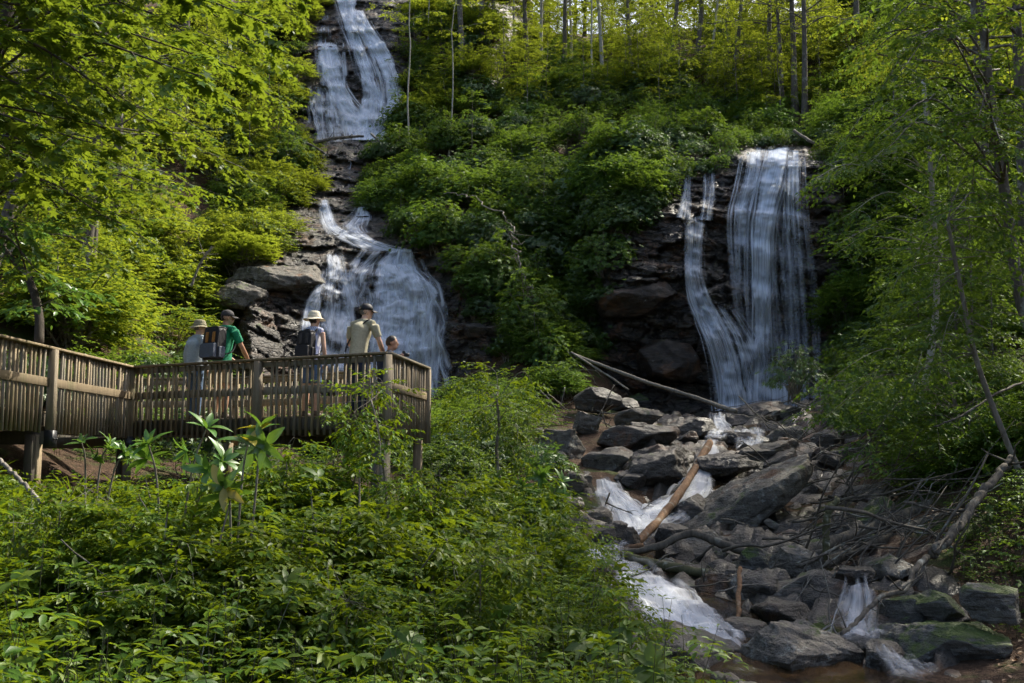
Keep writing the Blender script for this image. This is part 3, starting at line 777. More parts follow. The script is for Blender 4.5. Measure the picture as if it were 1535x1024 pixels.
waterfall('waterfall', cliff_l, [
 ([(494, 540, -12), (500, 536, 14), (512, 542, 45), (522, 554, 75), (530, 566, 105), (540, 576, 135), (534, 586, 158), (526, 590, 186), (528, 590, 210)], .74, .12, 'fall_step', 2),
 ([(520, 548, 12), (528, 560, 36), (542, 578, 62), (556, 596, 90), (566, 606, 118), (570, 612, 140), (566, 610, 172)], .74, .12, 'fall_step', 2),
 ([(466, 516, 60), (472, 520, 100), (482, 524, 130), (494, 542, 156), (508, 566, 180), (514, 578, 210)], .72, .12, 'fall_step', 2),
 ([(455, 512, 128), (458, 516, 165), (462, 530, 212)], .55, .1, 'fall_step', 1),
 ([(470, 500, 20), (466, 505, 60), (470, 500, 100)], .45, .1, 'fall_thin', 1),
 ], tuple(at(530, 208, 60.5)), 'high sunlit waterfall at the top left among trees')

# ------------------------------------------------------------------ creek between the boulders
V, F, UV, DN = ribbon([(1030, 1240, 616, 38.5), (1040, 1180, 640, 32.5), (1040, 1150, 662, 29), (1020, 1100, 690, 26), (985, 1090, 728, 23.8), (900, 1050, 768, 21.8), (870, 1010, 805, 19.5),
                       (860, 1020, 850, 17), (880, 1120, 880, 15), (900, 1180, 935, 12.8), (980, 1400, 985, 11.2), (1050, 1600, 1060, 9.6)], 16, 2, .05)
V[:, 2] -= .16
creek = ob('creek', mk('creek', V, F, M['creek'], True), kind='structure')
for k, rows in enumerate(WHITE_ROWS):
    V, F, UV, DN = ribbon(rows, 24, k * 5 + 1, .10)
    ob('white_water', mk('white_water', V, F, M['foam'], True, uv=UV, attr={'dens': DN}), creek)
    rr = np.random.default_rng(k); sub = []
    for j in range(14):                                       # threads of foam at slightly different heights
        u0 = rr.uniform(.0, .8); du = rr.uniform(.08, .3); a = rr.integers(0, max(1, len(rows) - 2))
        rw = [(r[0] + (r[1] - r[0]) * min(1, max(0, u0 + .06 * rr.normal())), r[0] + (r[1] - r[0]) * min(1.05, u0 + du + .05 * rr.normal()), r[2], r[3] - .04, min(1, r[4] + .25)) for r in rows[a:]]
        v, f, uv, dn = ribbon(rw, 7, k * 31 + j, .11); v[:, 2] += rr.uniform(.0, .05); sub.append((v, f, uv, dn))
    o = np.cumsum([0] + [len(s_[0]) for s_ in sub])
    ob('foam_threads', mk('foam_threads', np.concatenate([s_[0] for s_ in sub]), np.concatenate([s_[1] + o[i] for i, s_ in enumerate(sub)]), M['foam_thread'], True, uv=np.concatenate([s_[2] for s_ in sub]), attr={'dens': np.concatenate([s_[3] for s_ in sub])}), creek)

# ------------------------------------------------------------------ rocky creek bed
cl = np.array([(3.4, 8.5), (3.0, 11), (3.3, 13), (3.6, 16), (3.8, 19), (4.2, 22), (5.0, 25), (5.8, 28), (6.4, 32), (7.6, 36), (8.4, 39.5)]); wl = np.array([2.6, 2.6, 2.9, 3.4, 3.8, 4.0, 4.2, 4.2, 4.4, 4.6, 4.8])
cc = smooth_path(np.concatenate([cl, wl[:, None]], 1), 330); uu = np.linspace(-1, 1, 110)
BX = cc[:, :1] + uu * cc[:, 2:3]; BY = cc[:, 1:2] + 0 * BX
BP = p3(BX, BY, 0)
w1, e1, v1 = worley(BP * np.array([1.5, 1.1, 1]), 77); w2, e2, v2 = worley(BP * np.array([3.9, 3.1, 1]), 78)
bh = .30 * v1 * sstep(0, .28, e1) + .12 * v2 * sstep(0, .25, e2) + .08 * fbm(BP * 3, 3, 5)
fade = 1 - np.abs(uu) ** 4
BZ = ground_z(BX, BY) - .12 + (bh + .06) * fade - .25 * (1 - fade)
BZ = carve(BX, BY, BZ, .16)
ob('creek_bed', mk('creek_bed', np.stack([BX, BY, BZ], -1).reshape(-1, 3), grid_faces(330, 110), M['rock_dark'], False), kind='structure')

# ------------------------------------------------------------------ boulders
_ico = {}
def ico(sub):
    if sub in _ico: return _ico[sub]
    t = (1 + 5 ** .5) / 2
    V = [(-1, t, 0), (1, t, 0), (-1, -t, 0), (1, -t, 0), (0, -1, t), (0, 1, t), (0, -1, -t), (0, 1, -t), (t, 0, -1), (t, 0, 1), (-t, 0, -1), (-t, 0, 1)]
    F = [(0, 11, 5), (0, 5, 1), (0, 1, 7), (0, 7, 10), (0, 10, 11), (1, 5, 9), (5, 11, 4), (11, 10, 2), (10, 7, 6), (7, 1, 8), (3, 9, 4), (3, 4, 2), (3, 2, 6), (3, 6, 8), (3, 8, 9), (4, 9, 5), (2, 4, 11), (6, 2, 10), (8, 6, 7), (9, 8, 1)]
    V = [np.array(v) / np.linalg.norm(v) for v in V]
    for _ in range(sub):
        mid = {}; G = []
        def m(a, b):
            k = (min(a, b), max(a, b))
            if k not in mid:
                v = V[a] + V[b]; V.append(v / np.linalg.norm(v)); mid[k] = len(V) - 1
            return mid[k]
        for a, b, c in F:
            x, y, z = m(a, b), m(b, c), m(c, a); G += [(a, x, z), (b, y, x), (c, z, y), (x, y, z)]
        F = G
    _ico[sub] = (np.array(V), np.array(F)); return _ico[sub]

def boulder_mesh(size, seed, sub=4, flat=0.5, rough=1.0):
    rng = np.random.default_rng(seed)
    V, F = ico(sub); P = V.copy()
    for k in range(17):                                     # cleaved faces
        d = nrm(rng.normal(size=3)); c = rng.uniform(.55, .86)
        if k < 2: d = nrm(np.array([rng.normal() * .2, rng.normal() * .2, 1 if k else -1])); c = rng.uniform(.45, .7)
        over = np.maximum(P @ d - c, 0); P = P - over[:, None] * d * (0.97)
    P = P * (1 + 0.07 * fbm(P * 1.3 + seed, 3, seed)[:, None] * rough)
    P = P * np.asarray(size, float) / 2 / 0.82
    s = max(size)
    n = nrm(V)
    lay = P[:, 2] * 1 + .2 * P[:, 0] + .08 * s * fbm(P / s * 3, 2, seed)
    h = 0.085 * s; k = np.floor(lay / h).astype(np.int64); st = _h(k, k * 0, k * 0, seed) - .5
    P = P + n * ((0.028 * s * st + 0.03 * s * fbm(P / s * 7, 4, seed + 1) + 0.012 * s * fbm(P / s * 22, 2, seed + 2)) * rough)[:, None]
    return P, F

def boulder(px, py, w, h, Y, label, tilt=0, depth=None, mat='rock', seed=0, sub=4, yaw=0.3, group=None, name='boulder', roll=0, snap=False):
    c = at(px, py, Y); k = Y / F_PX
    sx, sz = w * k, h * k * 1.15; sy = depth or (sx * .8)
    P, F = boulder_mesh((sx, sy, sz), seed, sub)
    Rm = np.array((Matrix.Rotation(R(tilt), 3, 'Y') @ Matrix.Rotation(R(roll), 3, 'X') @ Matrix.Rotation(yaw, 3, 'Z')).transposed())
    P = P @ Rm
    loc = c + np.array([0, sy * .3, 0])
    if snap: loc[2] = float(ground_z(loc[0], loc[1])) + sz * .25
    return ob(name, mk(name, P, F, M[mat], False), loc=tuple(loc), label=label, cat='boulder' if name == 'boulder' else 'rock', group=group)

BL = [
 (848, 674, 70, 66, 27, 'pale rounded boulder at the left edge of the rock pile', 5, 'rock'),
 (880, 634, 48, 42, 30, 'rounded grey boulder behind the pale one at left of the pile', 0, 'rock'),
 (960, 626, 62, 34, 31.5, 'light topped boulder under the leaning pole at the back of the pile', -8, 'rock'),
 (915, 696, 90, 50, 26, 'broad grey boulder just left of the big dark wet one', -6, 'rock'),
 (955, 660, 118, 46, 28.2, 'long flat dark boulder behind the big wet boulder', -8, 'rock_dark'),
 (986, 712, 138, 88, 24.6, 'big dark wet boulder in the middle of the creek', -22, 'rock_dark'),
 (1116, 762, 226, 84, 21.2, 'large tilted grey slab leaning up to the right beside the creek', -36, 'rock'),
 (1092, 700, 92, 38, 24.6, 'dark wet slab right of the orange log', -6, 'rock_dark'),
 (1160, 690, 84, 54, 26, 'dark boulder at the upper end of the tilted slab', -14, 'rock'),
 (1140, 624, 128, 46, 34.5, 'black wet rock at the foot of the right waterfall', -8, 'rock_dark'),
 (1198, 850, 72, 58, 16.6, 'blocky lichen grey boulder below the fallen logs', 6, 'rock'),
 (1216, 892, 124, 62, 15.2, 'slanted layered boulder pointing up to the right', -30, 'rock'),
 (1138, 850, 62, 68, 17.2, 'upright mossy boulder left of the blocky grey one', 4, 'rock_moss'),
 (1124, 898, 62, 70, 15.4, 'dark boulder beside the upright brown stick', 0, 'rock'),
 (1206, 992, 200, 98, 11.6, 'large pale boulder at the bottom with warm lichen patches', 8, 'rock'),
 (1030, 1000, 196, 84, 11.6, 'wide flat grey boulder at the bottom below the white water', 12, 'rock'),
 (908, 806, 72, 40, 18.8, 'round dark boulder left of the white water', 0, 'rock_dark'),
 (884, 782, 62, 34, 20.2, 'small grey boulder on the left shore above the round dark one', -8, 'rock'),
 (940, 806, 42, 32, 18.9, 'small round wet boulder beside the foot of the orange log', 0, 'rock_dark'),
 (1440, 974, 230, 70, 12.8, 'flat boulder covered in green moss at lower right', -3, 'rock_moss'),
 (1034, 774, 74, 46, 21.8, 'wet pointed boulder between the orange log and the tilted slab', -24, 'rock_dark'),
 (1004, 806, 52, 36, 19.8, 'brown wet stone behind the fallen grey log', 0, 'rock_dark'),
 (1356, 920, 70, 62, 13.8, 'mossy boulder right of the small side cascade', 0, 'rock_moss'),
 (1410, 912, 76, 50, 13.6, 'squat moss covered boulder on the right bank', 0, 'rock_moss'),
 (1500, 905, 90, 60, 12.8, 'dark mossy boulder at the right edge of the picture', 0, 'rock_moss'),
 (820, 752, 92, 32, 21.5, 'flat layered rock on the left shore beside the shrub', 3, 'rock'),
 (800, 690, 60, 40, 26.5, 'dark rock half hidden by the bush left of the pile', 0, 'rock'),
 (1040, 646, 90, 36, 31, 'flat dark rock left of the first small cascade', -4, 'rock_dark'),
 (1120, 660, 70, 28, 29.6, 'brown wet rock in the creek below the right waterfall', 3, 'rock_dark'),
 (1180, 660, 80, 44, 29.5, 'grey rock under the bare branches at the foot of the right waterfall', -8, 'rock'),
 (1085, 880, 66, 44, 15.8, 'dark rock right of the lower white water', 5, 'rock_dark'),
 (1330, 985, 60, 46, 11.6, 'wet dark rock right of the large pale boulder', 0, 'rock_dark'),
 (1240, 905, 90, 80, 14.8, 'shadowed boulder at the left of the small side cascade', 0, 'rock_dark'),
 (1060, 835, 120, 60, 18.8, 'shadowed boulder under the fallen grey log', -10, 'rock'),
 (1120, 955, 60, 50, 12.9, 'brown wet stone behind the upright stick', 0, 'rock_dark'),
 (1280, 868, 64, 40, 15, 'dark stone at the lip of the small side cascade', 0, 'rock_dark'),
 (898, 600, 60, 40, 34.5, 'dark rock at the left foot of the right cliff', 0, 'rock_dark'),
 (962, 448, 118, 52, 40.7, 'brown wet ledge block jutting from the right cliff left of the waterfall', -6, 'rock_brown'),
 (1006, 540, 120, 64, 40.9, 'wet brown boulder low in the hollow of the right cliff', 14, 'rock_brown'),
 (726, 492, 90, 34, 41.1, 'dark jutting ledge right of the fan shaped waterfall', -3, 'rock_dark'),
 (405, 422, 130, 60, 42.9, 'broad grey rock shoulder left of the fan shaped waterfall', -6, 'rock'),
 (355, 440, 70, 40, 41.3, 'pale grey boulder perched beside the left waterfall', 8, 'rock'),
 (420, 690, 46, 34, 19.5, 'grey rock lying under the deck', 25, 'rock')]
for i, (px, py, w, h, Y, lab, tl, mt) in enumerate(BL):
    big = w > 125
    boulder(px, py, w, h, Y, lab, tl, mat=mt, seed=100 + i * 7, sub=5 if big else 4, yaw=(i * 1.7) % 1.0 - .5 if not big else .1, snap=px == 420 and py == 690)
# smaller stones between the boulders
rng = np.random.default_rng(5)
protos = []
for k in range(8):
    P, F = boulder_mesh((1.0, .85, .62), 900 + k, 3)
    protos.append([mk('stone', P, F, M[m], False) for m in ('rock', 'rock_dark', 'rock_moss')])
def in_poly(px, py, poly):
    c = False; j = len(poly) - 1
    for i in range(len(poly)):
        (xi, yi), (xj, yj) = poly[i], poly[j]
        if (yi > py) != (yj > py) and px < (xj - xi) * (py - yi) / (yj - yi) + xi: c = not c
        j = i
    return c
CREEK_POLY = [(800, 640), (900, 590), (1080, 620), (1200, 610), (1260, 700), (1420, 850), (1440, 1000), (1000, 1010), (960, 940), (880, 860), (840, 790), (790, 740)]
WHITE = [[(1050, 655), (1085, 655), (1085, 730), (1040, 780), (960, 825), (880, 800), (880, 715), (930, 715), (960, 760), (1030, 720)],
         [(900, 850), (1010, 850), (1120, 950), (1130, 1000), (1040, 990), (930, 930)], [(1245, 870), (1325, 870), (1335, 985), (1235, 985)],
         [(860, 825), (1000, 825), (1000, 870), (860, 870)], [(1300, 975), (1460, 1000), (1460, 1024), (1300, 1024)], [(1060, 620), (1150, 620), (1150, 690), (1060, 660)]]
pts = []
while len(pts) < 95:
    p = (rng.uniform(780, 1460), rng.uniform(590, 1010))
    if in_poly(*p, CREEK_POLY) and not any(in_poly(p[0], p[1], w) for w in WHITE): pts.append(p)
Q, okh = hit([p[0] for p in pts], [p[1] for p in pts])
for i in range(len(pts)):
    s = rng.uniform(.22, .62) * (1 + .02 * Q[i, 1])
    mk_i = 0 if rng.random() < .3 else 1 if rng.random() < .75 else 2; me = protos[i % 8][mk_i]
    x_, y_ = pts[i]
    zone = ('below the right waterfall' if y_ < 670 else 'left of the orange log' if x_ < 980 and y_ < 800 else 'around the big tilted slab' if x_ < 1200 and y_ < 800 else 'under the debris pile' if y_ < 860 else
            'beside the calm pool' if x_ < 1060 else 'around the slanted layered boulder' if x_ < 1260 and y_ < 940 else 'beside the bottom boulders' if x_ < 1260 else 'near the small side cascade')
    o = ob('stone', me, loc=(Q[i, 0], Q[i, 1], Q[i, 2] + s * .12), label=('small grey stone ', 'small dark wet stone ', 'small mossy stone ')[mk_i] + zone, cat='stone', group='small stones along the creek')
    o.scale = (s, s * rng.uniform(.8, 1.1), s * rng.uniform(.8, 1.3)); o.rotation_euler = (rng.normal() * .3, rng.normal() * .3, rng.uniform(0, 6.28))

# ------------------------------------------------------------------ logs and fallen branches
def log(name, rows, r0, r1, mat, label, cat='log', group=None, ns=12, seed=0, rough=0.14, stubs=0, wob=0.02):
    """rows = (px, py, depth) along the log; radii in metres"""
    P = smooth_path([at(*r) for r in rows], max(10, 14 * len(rows)))
    n = len(P); rr = np.linspace(r0, r1, n)
    rng = np.random.default_rng(seed + 77)
    P = P + wob * np.stack([fbm(p3(np.arange(n) * .35, seed + k * 3.3, 0), 3, seed + k) for k in range(3)], -1)
    base = P[0].copy()
    mb = MB(); add_tube(mb, P, rr * (1 + .12 * fbm(p3(np.arange(n) * .5, seed, 0), 2, seed)), ns, seed=seed, rough=rough)
    for k in range(stubs):
        i = rng.integers(2, n - 1); d = nrm(rng.normal(size=3) + np.array([0, -.3, .4])); L = rng.uniform(.15, .8)
        q = P[i] + d * np.linspace(0, L, 5)[:, None] + rng.normal(size=(5, 3)) * .02 * L
        add_tube(mb, q, np.linspace(rr[i] * .4, rr[i] * .12, 5), 5)
    return ob(name, mb.mesh(name, M[mat], True, base), loc=tuple(base), label=label, cat=cat, group=group)

log('log', [(1064, 664, 26.6), (1040, 705, 24.4), (1008, 755, 21.8), (956, 814, 19.2)], .095, .075, 'log_orange', 'orange brown debarked log slanting down across the creek', seed=1)
log('log', [(868, 824, 18.3), (935, 828, 18.2), (990, 818, 18.2), (1036, 800, 18.3), (1090, 818, 18.0), (1165, 838, 17.5), (1240, 830, 17.2)], .055, .075, 'dead_dark', 'long dark grey log lying across the creek', seed=2, stubs=5)
log('log', [(905, 826, 17.9), (960, 840, 17.6), (1020, 853, 17.3), (1080, 864, 17.0), (1112, 860, 16.8)], .06, .10, 'log_moss', 'lichen covered log lying across the calm pool', seed=3, stubs=2)
log('log', [(868, 822, 18.6), (915, 824, 18.7), (965, 818, 18.8)], .05, .045, 'log_orange', 'short orange log behind the long dark grey one', seed=4)
log('log', [(862, 532, 37.5), (950, 566, 36.2), (1030, 592, 35.0), (1104, 617, 34.0)], .055, .065, 'dead', 'long bare pole leaning down in front of the right cliff', seed=5)
log('log', [(856, 528, 37.4), (900, 556, 36.8), (942, 584, 36.2)], .035, .03, 'dead', 'thin grey pole beside the long leaning one', seed=6)
log('stick', [(1109, 852, 14.4), (1107, 910, 13.6), (1109, 976, 12.7)], .028, .033, 'log_orange', 'upright brown stick standing in the creek', 'stick', seed=7)
log('log', [(1516, 688, 16.4), (1492, 716, 16.0), (1462, 752, 15.5), (1424, 806, 14.9), (1396, 830, 14.7)], .055, .07, 'dead_dark', 'long weathered dead log sliding down the right bank', seed=8, stubs=6, wob=.05)
log('log', [(1390, 836, 14.5), (1372, 852, 14.1), (1356, 884, 13.8), (1318, 896, 13.5), (1290, 926, 13.2), (1262, 950, 12.9)], .042, .024, 'dead_dark', 'crooked grey log reaching over the small side cascade', seed=9, stubs=8)
log('log', [(1180, 838, 17.2), (1270, 806, 17.8), (1340, 778, 18.4), (1420, 748, 19.2)], .11, .09, 'dead_dark', 'thick dark log on the debris pile, uppermost of the parallel ones', seed=10, stubs=3)
log('log', [(1200, 858, 16.6), (1290, 822, 17.2), (1380, 784, 17.9), (1430, 770, 18.2)], .09, .075, 'dead_dark', 'dark log on the debris pile, lowermost of the parallel ones', seed=11, stubs=3)
log('stump', [(1238, 838, 16.7), (1238, 800, 16.7), (1241, 772, 16.7), (1256, 747, 16.8)], .06, .045, 'log_moss', 'mossy bent stub standing up out of the debris pile', 'stump', seed=12)
log('dead_branch', [(664, 290, 43), (716, 300, 42), (764, 335, 41.2), (776, 372, 40.8), (784, 400, 40.4), (796, 428, 40), (800, 452, 39.7)], .018, .04, 'dead', 'pale crooked dead branch hanging in the shrubs between the falls', 'branch', seed=13, stubs=16, wob=.35)
log('dead_branch', [(470, 214, 57.0), (505, 207, 57.4), (545, 204, 58)], .10, .07, 'dead_dark', 'dark log jammed below the high waterfall', 'branch', seed=14, stubs=8)
log('dead_branch', [(556, 200, 57), (570, 214, 56.6), (582, 232, 56)], .06, .05, 'dead', 'pale broken branch right below the high waterfall', 'branch', seed=15, stubs=3)
log('dead_branch', [(455, 212, 56.5), (478, 224, 56), (492, 234, 55.8)], .06, .05, 'dead_dark', 'short dark branch left of the jammed log below the high waterfall', 'branch', seed=16, stubs=5)
log('dead_branch', [(1190, 196, 48), (1212, 210, 46.5), (1230, 218, 45.8)], .07, .06, 'dead_dark', 'fallen log at the lip of the right waterfall', 'branch', seed=17)
log('dead_branch', [(286, 430, 33), (296, 405, 33), (306, 385, 33), (318, 370, 33)], .04, .03, 'dead', 'pale bare branch among shrubs left of the fan shaped waterfall', 'branch', seed=18, stubs=9)
log('dead_branch', [(1536, 572, 18), (1490, 592, 17.4), (1440, 624, 17), (1400, 640, 17)], .022, .014, 'dead_dark', 'bleached branch lying in the leaves of the right bank', 'branch', seed=19, stubs=5)
log('dead_branch', [(0, 690, 11.5), (30, 720, 11), (62, 752, 10.4)], .022, .018, 'dead', 'thin grey stick leaning beside the left deck post', 'branch', seed=20)

def loose_branches(n, xr, yr, ang, L, rad, label, group, seed, mat='dead', lift=.25):
    rng = np.random.default_rng(seed)
    px = rng.uniform(*xr, n); py = rng.uniform(*yr, n)
    Q, okh = hit(px, py)
    for i in range(n):
        a = R(rng.normal(ang[0], ang[1])); l = rng.uniform(*L)
        d = np.array([math.cos(a), rng.normal() * .35, math.sin(a)]); d = d / np.linalg.norm(d)
        c = Q[i] + np.array([0, -.25, rng.uniform(.02, lift)])
        t = np.linspace(-.5, .5, 9)
        P = c + d * (t * l)[:, None] + .10 * l * np.stack([fbm(p3(t * 2.2, i * 3.1 + k, seed), 2, seed + k) for k in range(3)], -1)
        g = ground_z(P[:, 0], P[:, 1]); P[:, 2] = np.maximum(P[:, 2], g + .03)
        base = P[0].copy(); r = rng.uniform(*rad)
        mb = MB(); add_tube(mb, P, np.linspace(r, r * .35, 9), 5)
        for k in range(rng.integers(1, 5)):
            j = rng.integers(2, 8); dd = nrm(d + rng.normal(size=3) * .6); ll = l * rng.uniform(.15, .4)
            add_tube(mb, P[j] + dd * np.linspace(0, ll, 4)[:, None] + rng.normal(size=(4, 3)) * .012, np.linspace(r * .45, r * .15, 4), 4)
        ob('fallen_branch', mb.mesh('fallen_branch', M[mat if rng.random() < .6 else 'dead_dark'], True, base), loc=tuple(base), label=label + (', left half' if px[i] < np.mean(xr) else ', right half') + (' higher up' if py[i] < np.mean(yr) else ' lower down'), cat='branch', group=group)
loose_branches(85, (1150, 1440), (650, 880), (24, 26), (.9, 2.8), (.010, .034), 'bare twisted branch in the debris pile right of the creek', 'branches of the debris pile', 31, mat='dead_dark', lift=.6)
loose_branches(34, (1110, 1330), (590, 680), (20, 40), (1.0, 2.6), (.012, .028), 'bare branch caught at the foot of the right waterfall', 'branches at the foot of the right waterfall', 32, lift=.6)
loose_branches(24, (830, 1010), (540, 650), (-25, 35), (.9, 2.4), (.012, .03), 'bare branch strewn below the middle slope', 'branches below the middle slope', 33)
loose_branches(20, (400, 560), (210, 300), (-10, 40), (.9, 2.6), (.02, .05), 'bare branch strewn below the high waterfall', 'branches below the high waterfall', 34)
loose_branches(24, (900, 1260), (760, 960), (5, 40), (.4, 1.2), (.008, .02), 'short twig stranded on the creek boulders', 'twigs on the creek boulders', 35, lift=.4)

loose_branches(46, (20, 900), (730, 1010), (35, 50), (.4, 1.3), (.004, .010), 'thin dry stem standing in the brush in front of the deck', 'dry stems in the brush', 36, lift=.7)

# ------------------------------------------------------------------ observation deck
DZ, RAIL, BOT = 2.38, 3.29, 2.08
Lp, Cp, Rp = np.array([-6.47, 18.3]), np.array([-1.87, 16.0]), np.array([-1.50, 18.4])
Ap = np.array([-6.85, 9.6])
B1, B0 = np.array([-5.3, 20.55]), np.array([-8.9, 20.9])         # far side
K0 = np.array([-8.95, 9.6])
deck = thing('observation_deck', (-4, 17, 0), 'weathered timber viewing deck with slatted railing on posts', 'deck')
DO = np.array([-4, 17, 0.])
def beam(name, p, q, ws, wu, mat='deck', up=(0, 0, 1), bev=0.006, parent=None, label=None):
    V, Q, caps = obox(np.asarray(p) - DO, np.asarray(q) - DO, ws, wu, up, bev)
    n = len(caps[0]); me = mk(name, V, [np.array(Q), np.array(caps)], M[mat])
    return ob(name, me, parent or deck, label=label)
def pt(xy, z): return np.array([xy[0], xy[1], z])
_bal = {}
def baluster(xy, ang, z0, z1, rng):
    h = round(z1 - z0, 2)
    if h not in _bal:
        V, Q, caps = obox((0, 0, 0), (0, 0, h), .036, .036, (0, 1, 0), .003)
        _bal[h] = mk('baluster', V, [np.array(Q), np.array(caps)], M['deck'])
    o = ob('baluster', _bal[h], deck, loc=tuple(np.array([xy[0], xy[1], z0 + rng.normal() * .006]) - DO))
    o.rotation_euler = (rng.normal() * .011, rng.normal() * .011, ang + rng.normal() * .12)
rngd = np.random.default_rng(42)
def railing(p, q, side, mid_out, posts=(), bot=BOT, sp=.112, z=RAIL):
    """side = unit vector pointing away from the deck"""
    d = nrm(q - p); L = np.linalg.norm(q - p); ang = math.atan2(d[1], d[0])
    o = np.asarray(side)
    beam('top_rail', pt(p - d * .05 + o * .03, z - .012), pt(q + d * .05 + o * .03, z - .012), .15, .036)
    beam('upper_stringer', pt(p + o * .0, z - .085), pt(q + o * .0, z - .085), .036, .085)
    mo = .055 if mid_out else -.01
    beam('middle_rail', pt(p + o * mo, z - .50), pt(q + o * mo, z - .50), .036, .125)
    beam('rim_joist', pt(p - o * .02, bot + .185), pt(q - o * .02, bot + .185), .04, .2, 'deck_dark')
    n = int(L / sp)
    for i in range(n):
        c = p + d * (L * (i + .5) / n)
        if any(np.linalg.norm(c - s_) < .11 for s_ in posts): continue
        baluster(c + o * .027, ang, bot, z - .034, rngd)
n1 = nrm(np.array([Lp[1] - Ap[1], -(Lp[0] - Ap[0])]))
n2 = nrm(np.array([Cp[1] - Lp[1], -(Cp[0] - Lp[0])])); n3 = nrm(np.array([Rp[1] - Cp[1], -(Rp[0] - Cp[0])]))
def on(px, p, q):
    """point of segment p-q seen at picture column px"""
    a = (px - CX) / F_PX; lo, hi = 0.0, 1.0
    for _ in range(40):
        m = (lo + hi) / 2; c = p + (q - p) * m
        if (proj(pt(c, 2.7))[0] < px) == (proj(pt(p, 2.7))[0] < proj(pt(q, 2.7))[0]): lo = m
        else: hi = m
    return p + (q - p) * lo
P65, P390 = on(68, Ap, Lp), on(392, Lp, Cp)
posts = [P65, Lp, P390, Cp, Rp, Ap]
railing(Ap, Lp, n1, True, posts); railing(Lp, Cp, n2, False, posts); railing(Cp, Rp, n3, True, posts)
nb = nrm(np.array([-(B1 - Rp)[1], (B1 - Rp)[0]])); nb = -nb if nb[1] < 0 else nb
railing(Rp, B1, nb, False, [Rp, B1], sp=.13)
railing(B1, B0, np.array([.1, 1.]), False, [B1], sp=.13)
for i, (p, o) in enumerate(((P65, n1), (Lp, nrm(n1 + n2)), (P390, n2), (Cp, nrm(n2 + n3)), (Rp, n3), (B1, nb))):
    c = p + o * (.095 if i in (0, 2) else .06)
    g = float(ground_z(c[0], c[1])) - .3
    beam('post', pt(c, BOT - .08), pt(c, RAIL - .035), .105, .105, up=(o[0], o[1], 0))
    s = p - o * .10 if i != 3 else p - o * .02
    beam('support_post', pt(s, g), pt(s, BOT - .03), .135, .135, up=(o[0], o[1], 0))
    if i in (0, 1, 2, 3):
        beam('support_post', pt(s - nrm(Lp - Ap if i == 0 else Cp - Lp) * .16, g), pt(s - nrm(Lp - Ap if i == 0 else Cp - Lp) * .16, BOT - .03), .10, .12, 'deck_dark', up=(o[0], o[1], 0))
    if i < 3:
        br = beam('bracket', pt(c + o * .012, BOT - .20), pt(c + o * .012, BOT + .03), .135, .13, 'steel', up=(o[0], o[1], 0), bev=.01)
        for q in (-.04, .04):
            b = c + o * .075 + nrm(np.array([-o[1], o[0]])) * q
            beam('bolt', pt(b, BOT - .09), pt(b + o * .02, BOT - .09), .022, .022, 'steel', parent=None)
# floor planks of the platform and of the walkway
for a, b, c, d, n in ((Lp, Cp, B1, Rp, 40), (Ap, Lp, K0, np.array([-8.6, 18.3]), 60)):
    for i in range(n):
        f0, f1 = i / n + .002, (i + .93) / n
        q = [a + (b - a) * f0, a + (b - a) * f1, c + (d - c) * f1, c + (d - c) * f0]
        V = np.array([[*x, DZ - .04 + rngd.normal() * .0015] for x in q] + [[*x, DZ] for x in q]) - DO
        ob('floor_plank', mk('floor_plank', V, BOXF, M['deck']), deck)
for i, (a, b) in enumerate(((Lp, Cp), (Lp + np.array([.6, 1.0]), Cp + np.array([-.1, 1.2])), (B1, Rp), (Ap + np.array([-.9, 0]), Lp + np.array([-.9, 0])), (Lp + np.array([-2.0, .0]), B1 + np.array([-3, 0])))):
    ins = nrm(np.array([-4.0, 19.0]) - (a + b) / 2) * .16
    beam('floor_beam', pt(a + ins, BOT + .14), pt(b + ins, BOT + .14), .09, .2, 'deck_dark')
for x in (P65, Lp, P390):
    d = np.array([-1.0, .25]) if x is not P390 else np.array([.5, .87])
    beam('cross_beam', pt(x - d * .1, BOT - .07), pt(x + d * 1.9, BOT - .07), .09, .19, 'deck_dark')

# ------------------------------------------------------------------ people on the deck
def blob(parts, voxel, smooth_it=6):
    """union of tubes/ellipsoids as one continuous surface"""
    mb = MB()
    for p in parts: mb.add(*p)
    me = mb.mesh('tmp', M['deck'])
    o = ob('tmp', me)
    r = o.modifiers.new('r', 'REMESH'); r.mode = 'VOXEL'; r.voxel_size = voxel; r.adaptivity = 0
    s = o.modifiers.new('s', 'SMOOTH'); s.iterations = smooth_it; s.factor = .5
    dg = bpy.context.evaluated_depsgraph_get(); dg.update()
    m2 = bpy.data.meshes.new_from_object(o.evaluated_get(dg))
    bpy.data.objects.remove(o)
    n = len(m2.vertices); co = np.empty(n * 3, np.float32); m2.vertices.foreach_get('co', co)
    F = [tuple(p.vertices) for p in m2.polygons]
    bpy.data.meshes.remove(m2)
    return co.reshape(-1, 3), F
def ell(c, r, sub=2):
    V, F = ico(sub); return V * np.asarray(r) + np.asarray(c), F
def limb(pts, rad, n=10, ns=10, ell_=None):
    q = np.array([[*p, r] for p, r in zip(pts, rad)], float)
    s = smooth_path(q, n) if len(q) > 2 else q[0] + (q[-1] - q[0]) * np.linspace(0, 1, n)[:, None]
    V, Fq, C = tube(s[:, :3], s[:, 3], ns, True, ell=ell_)
    T = np.concatenate([Fq[:, [0, 1, 2]], Fq[:, [0, 2, 3]], C])
    return V, T
def pm(V, F, name, mat):
    f4 = np.array([f for f in F if len(f) == 4]).reshape(-1, 4); f3 = np.array([f for f in F if len(f) == 3]).reshape(-1, 3)
    return mk(name, V, [f4, f3], M[mat], True)
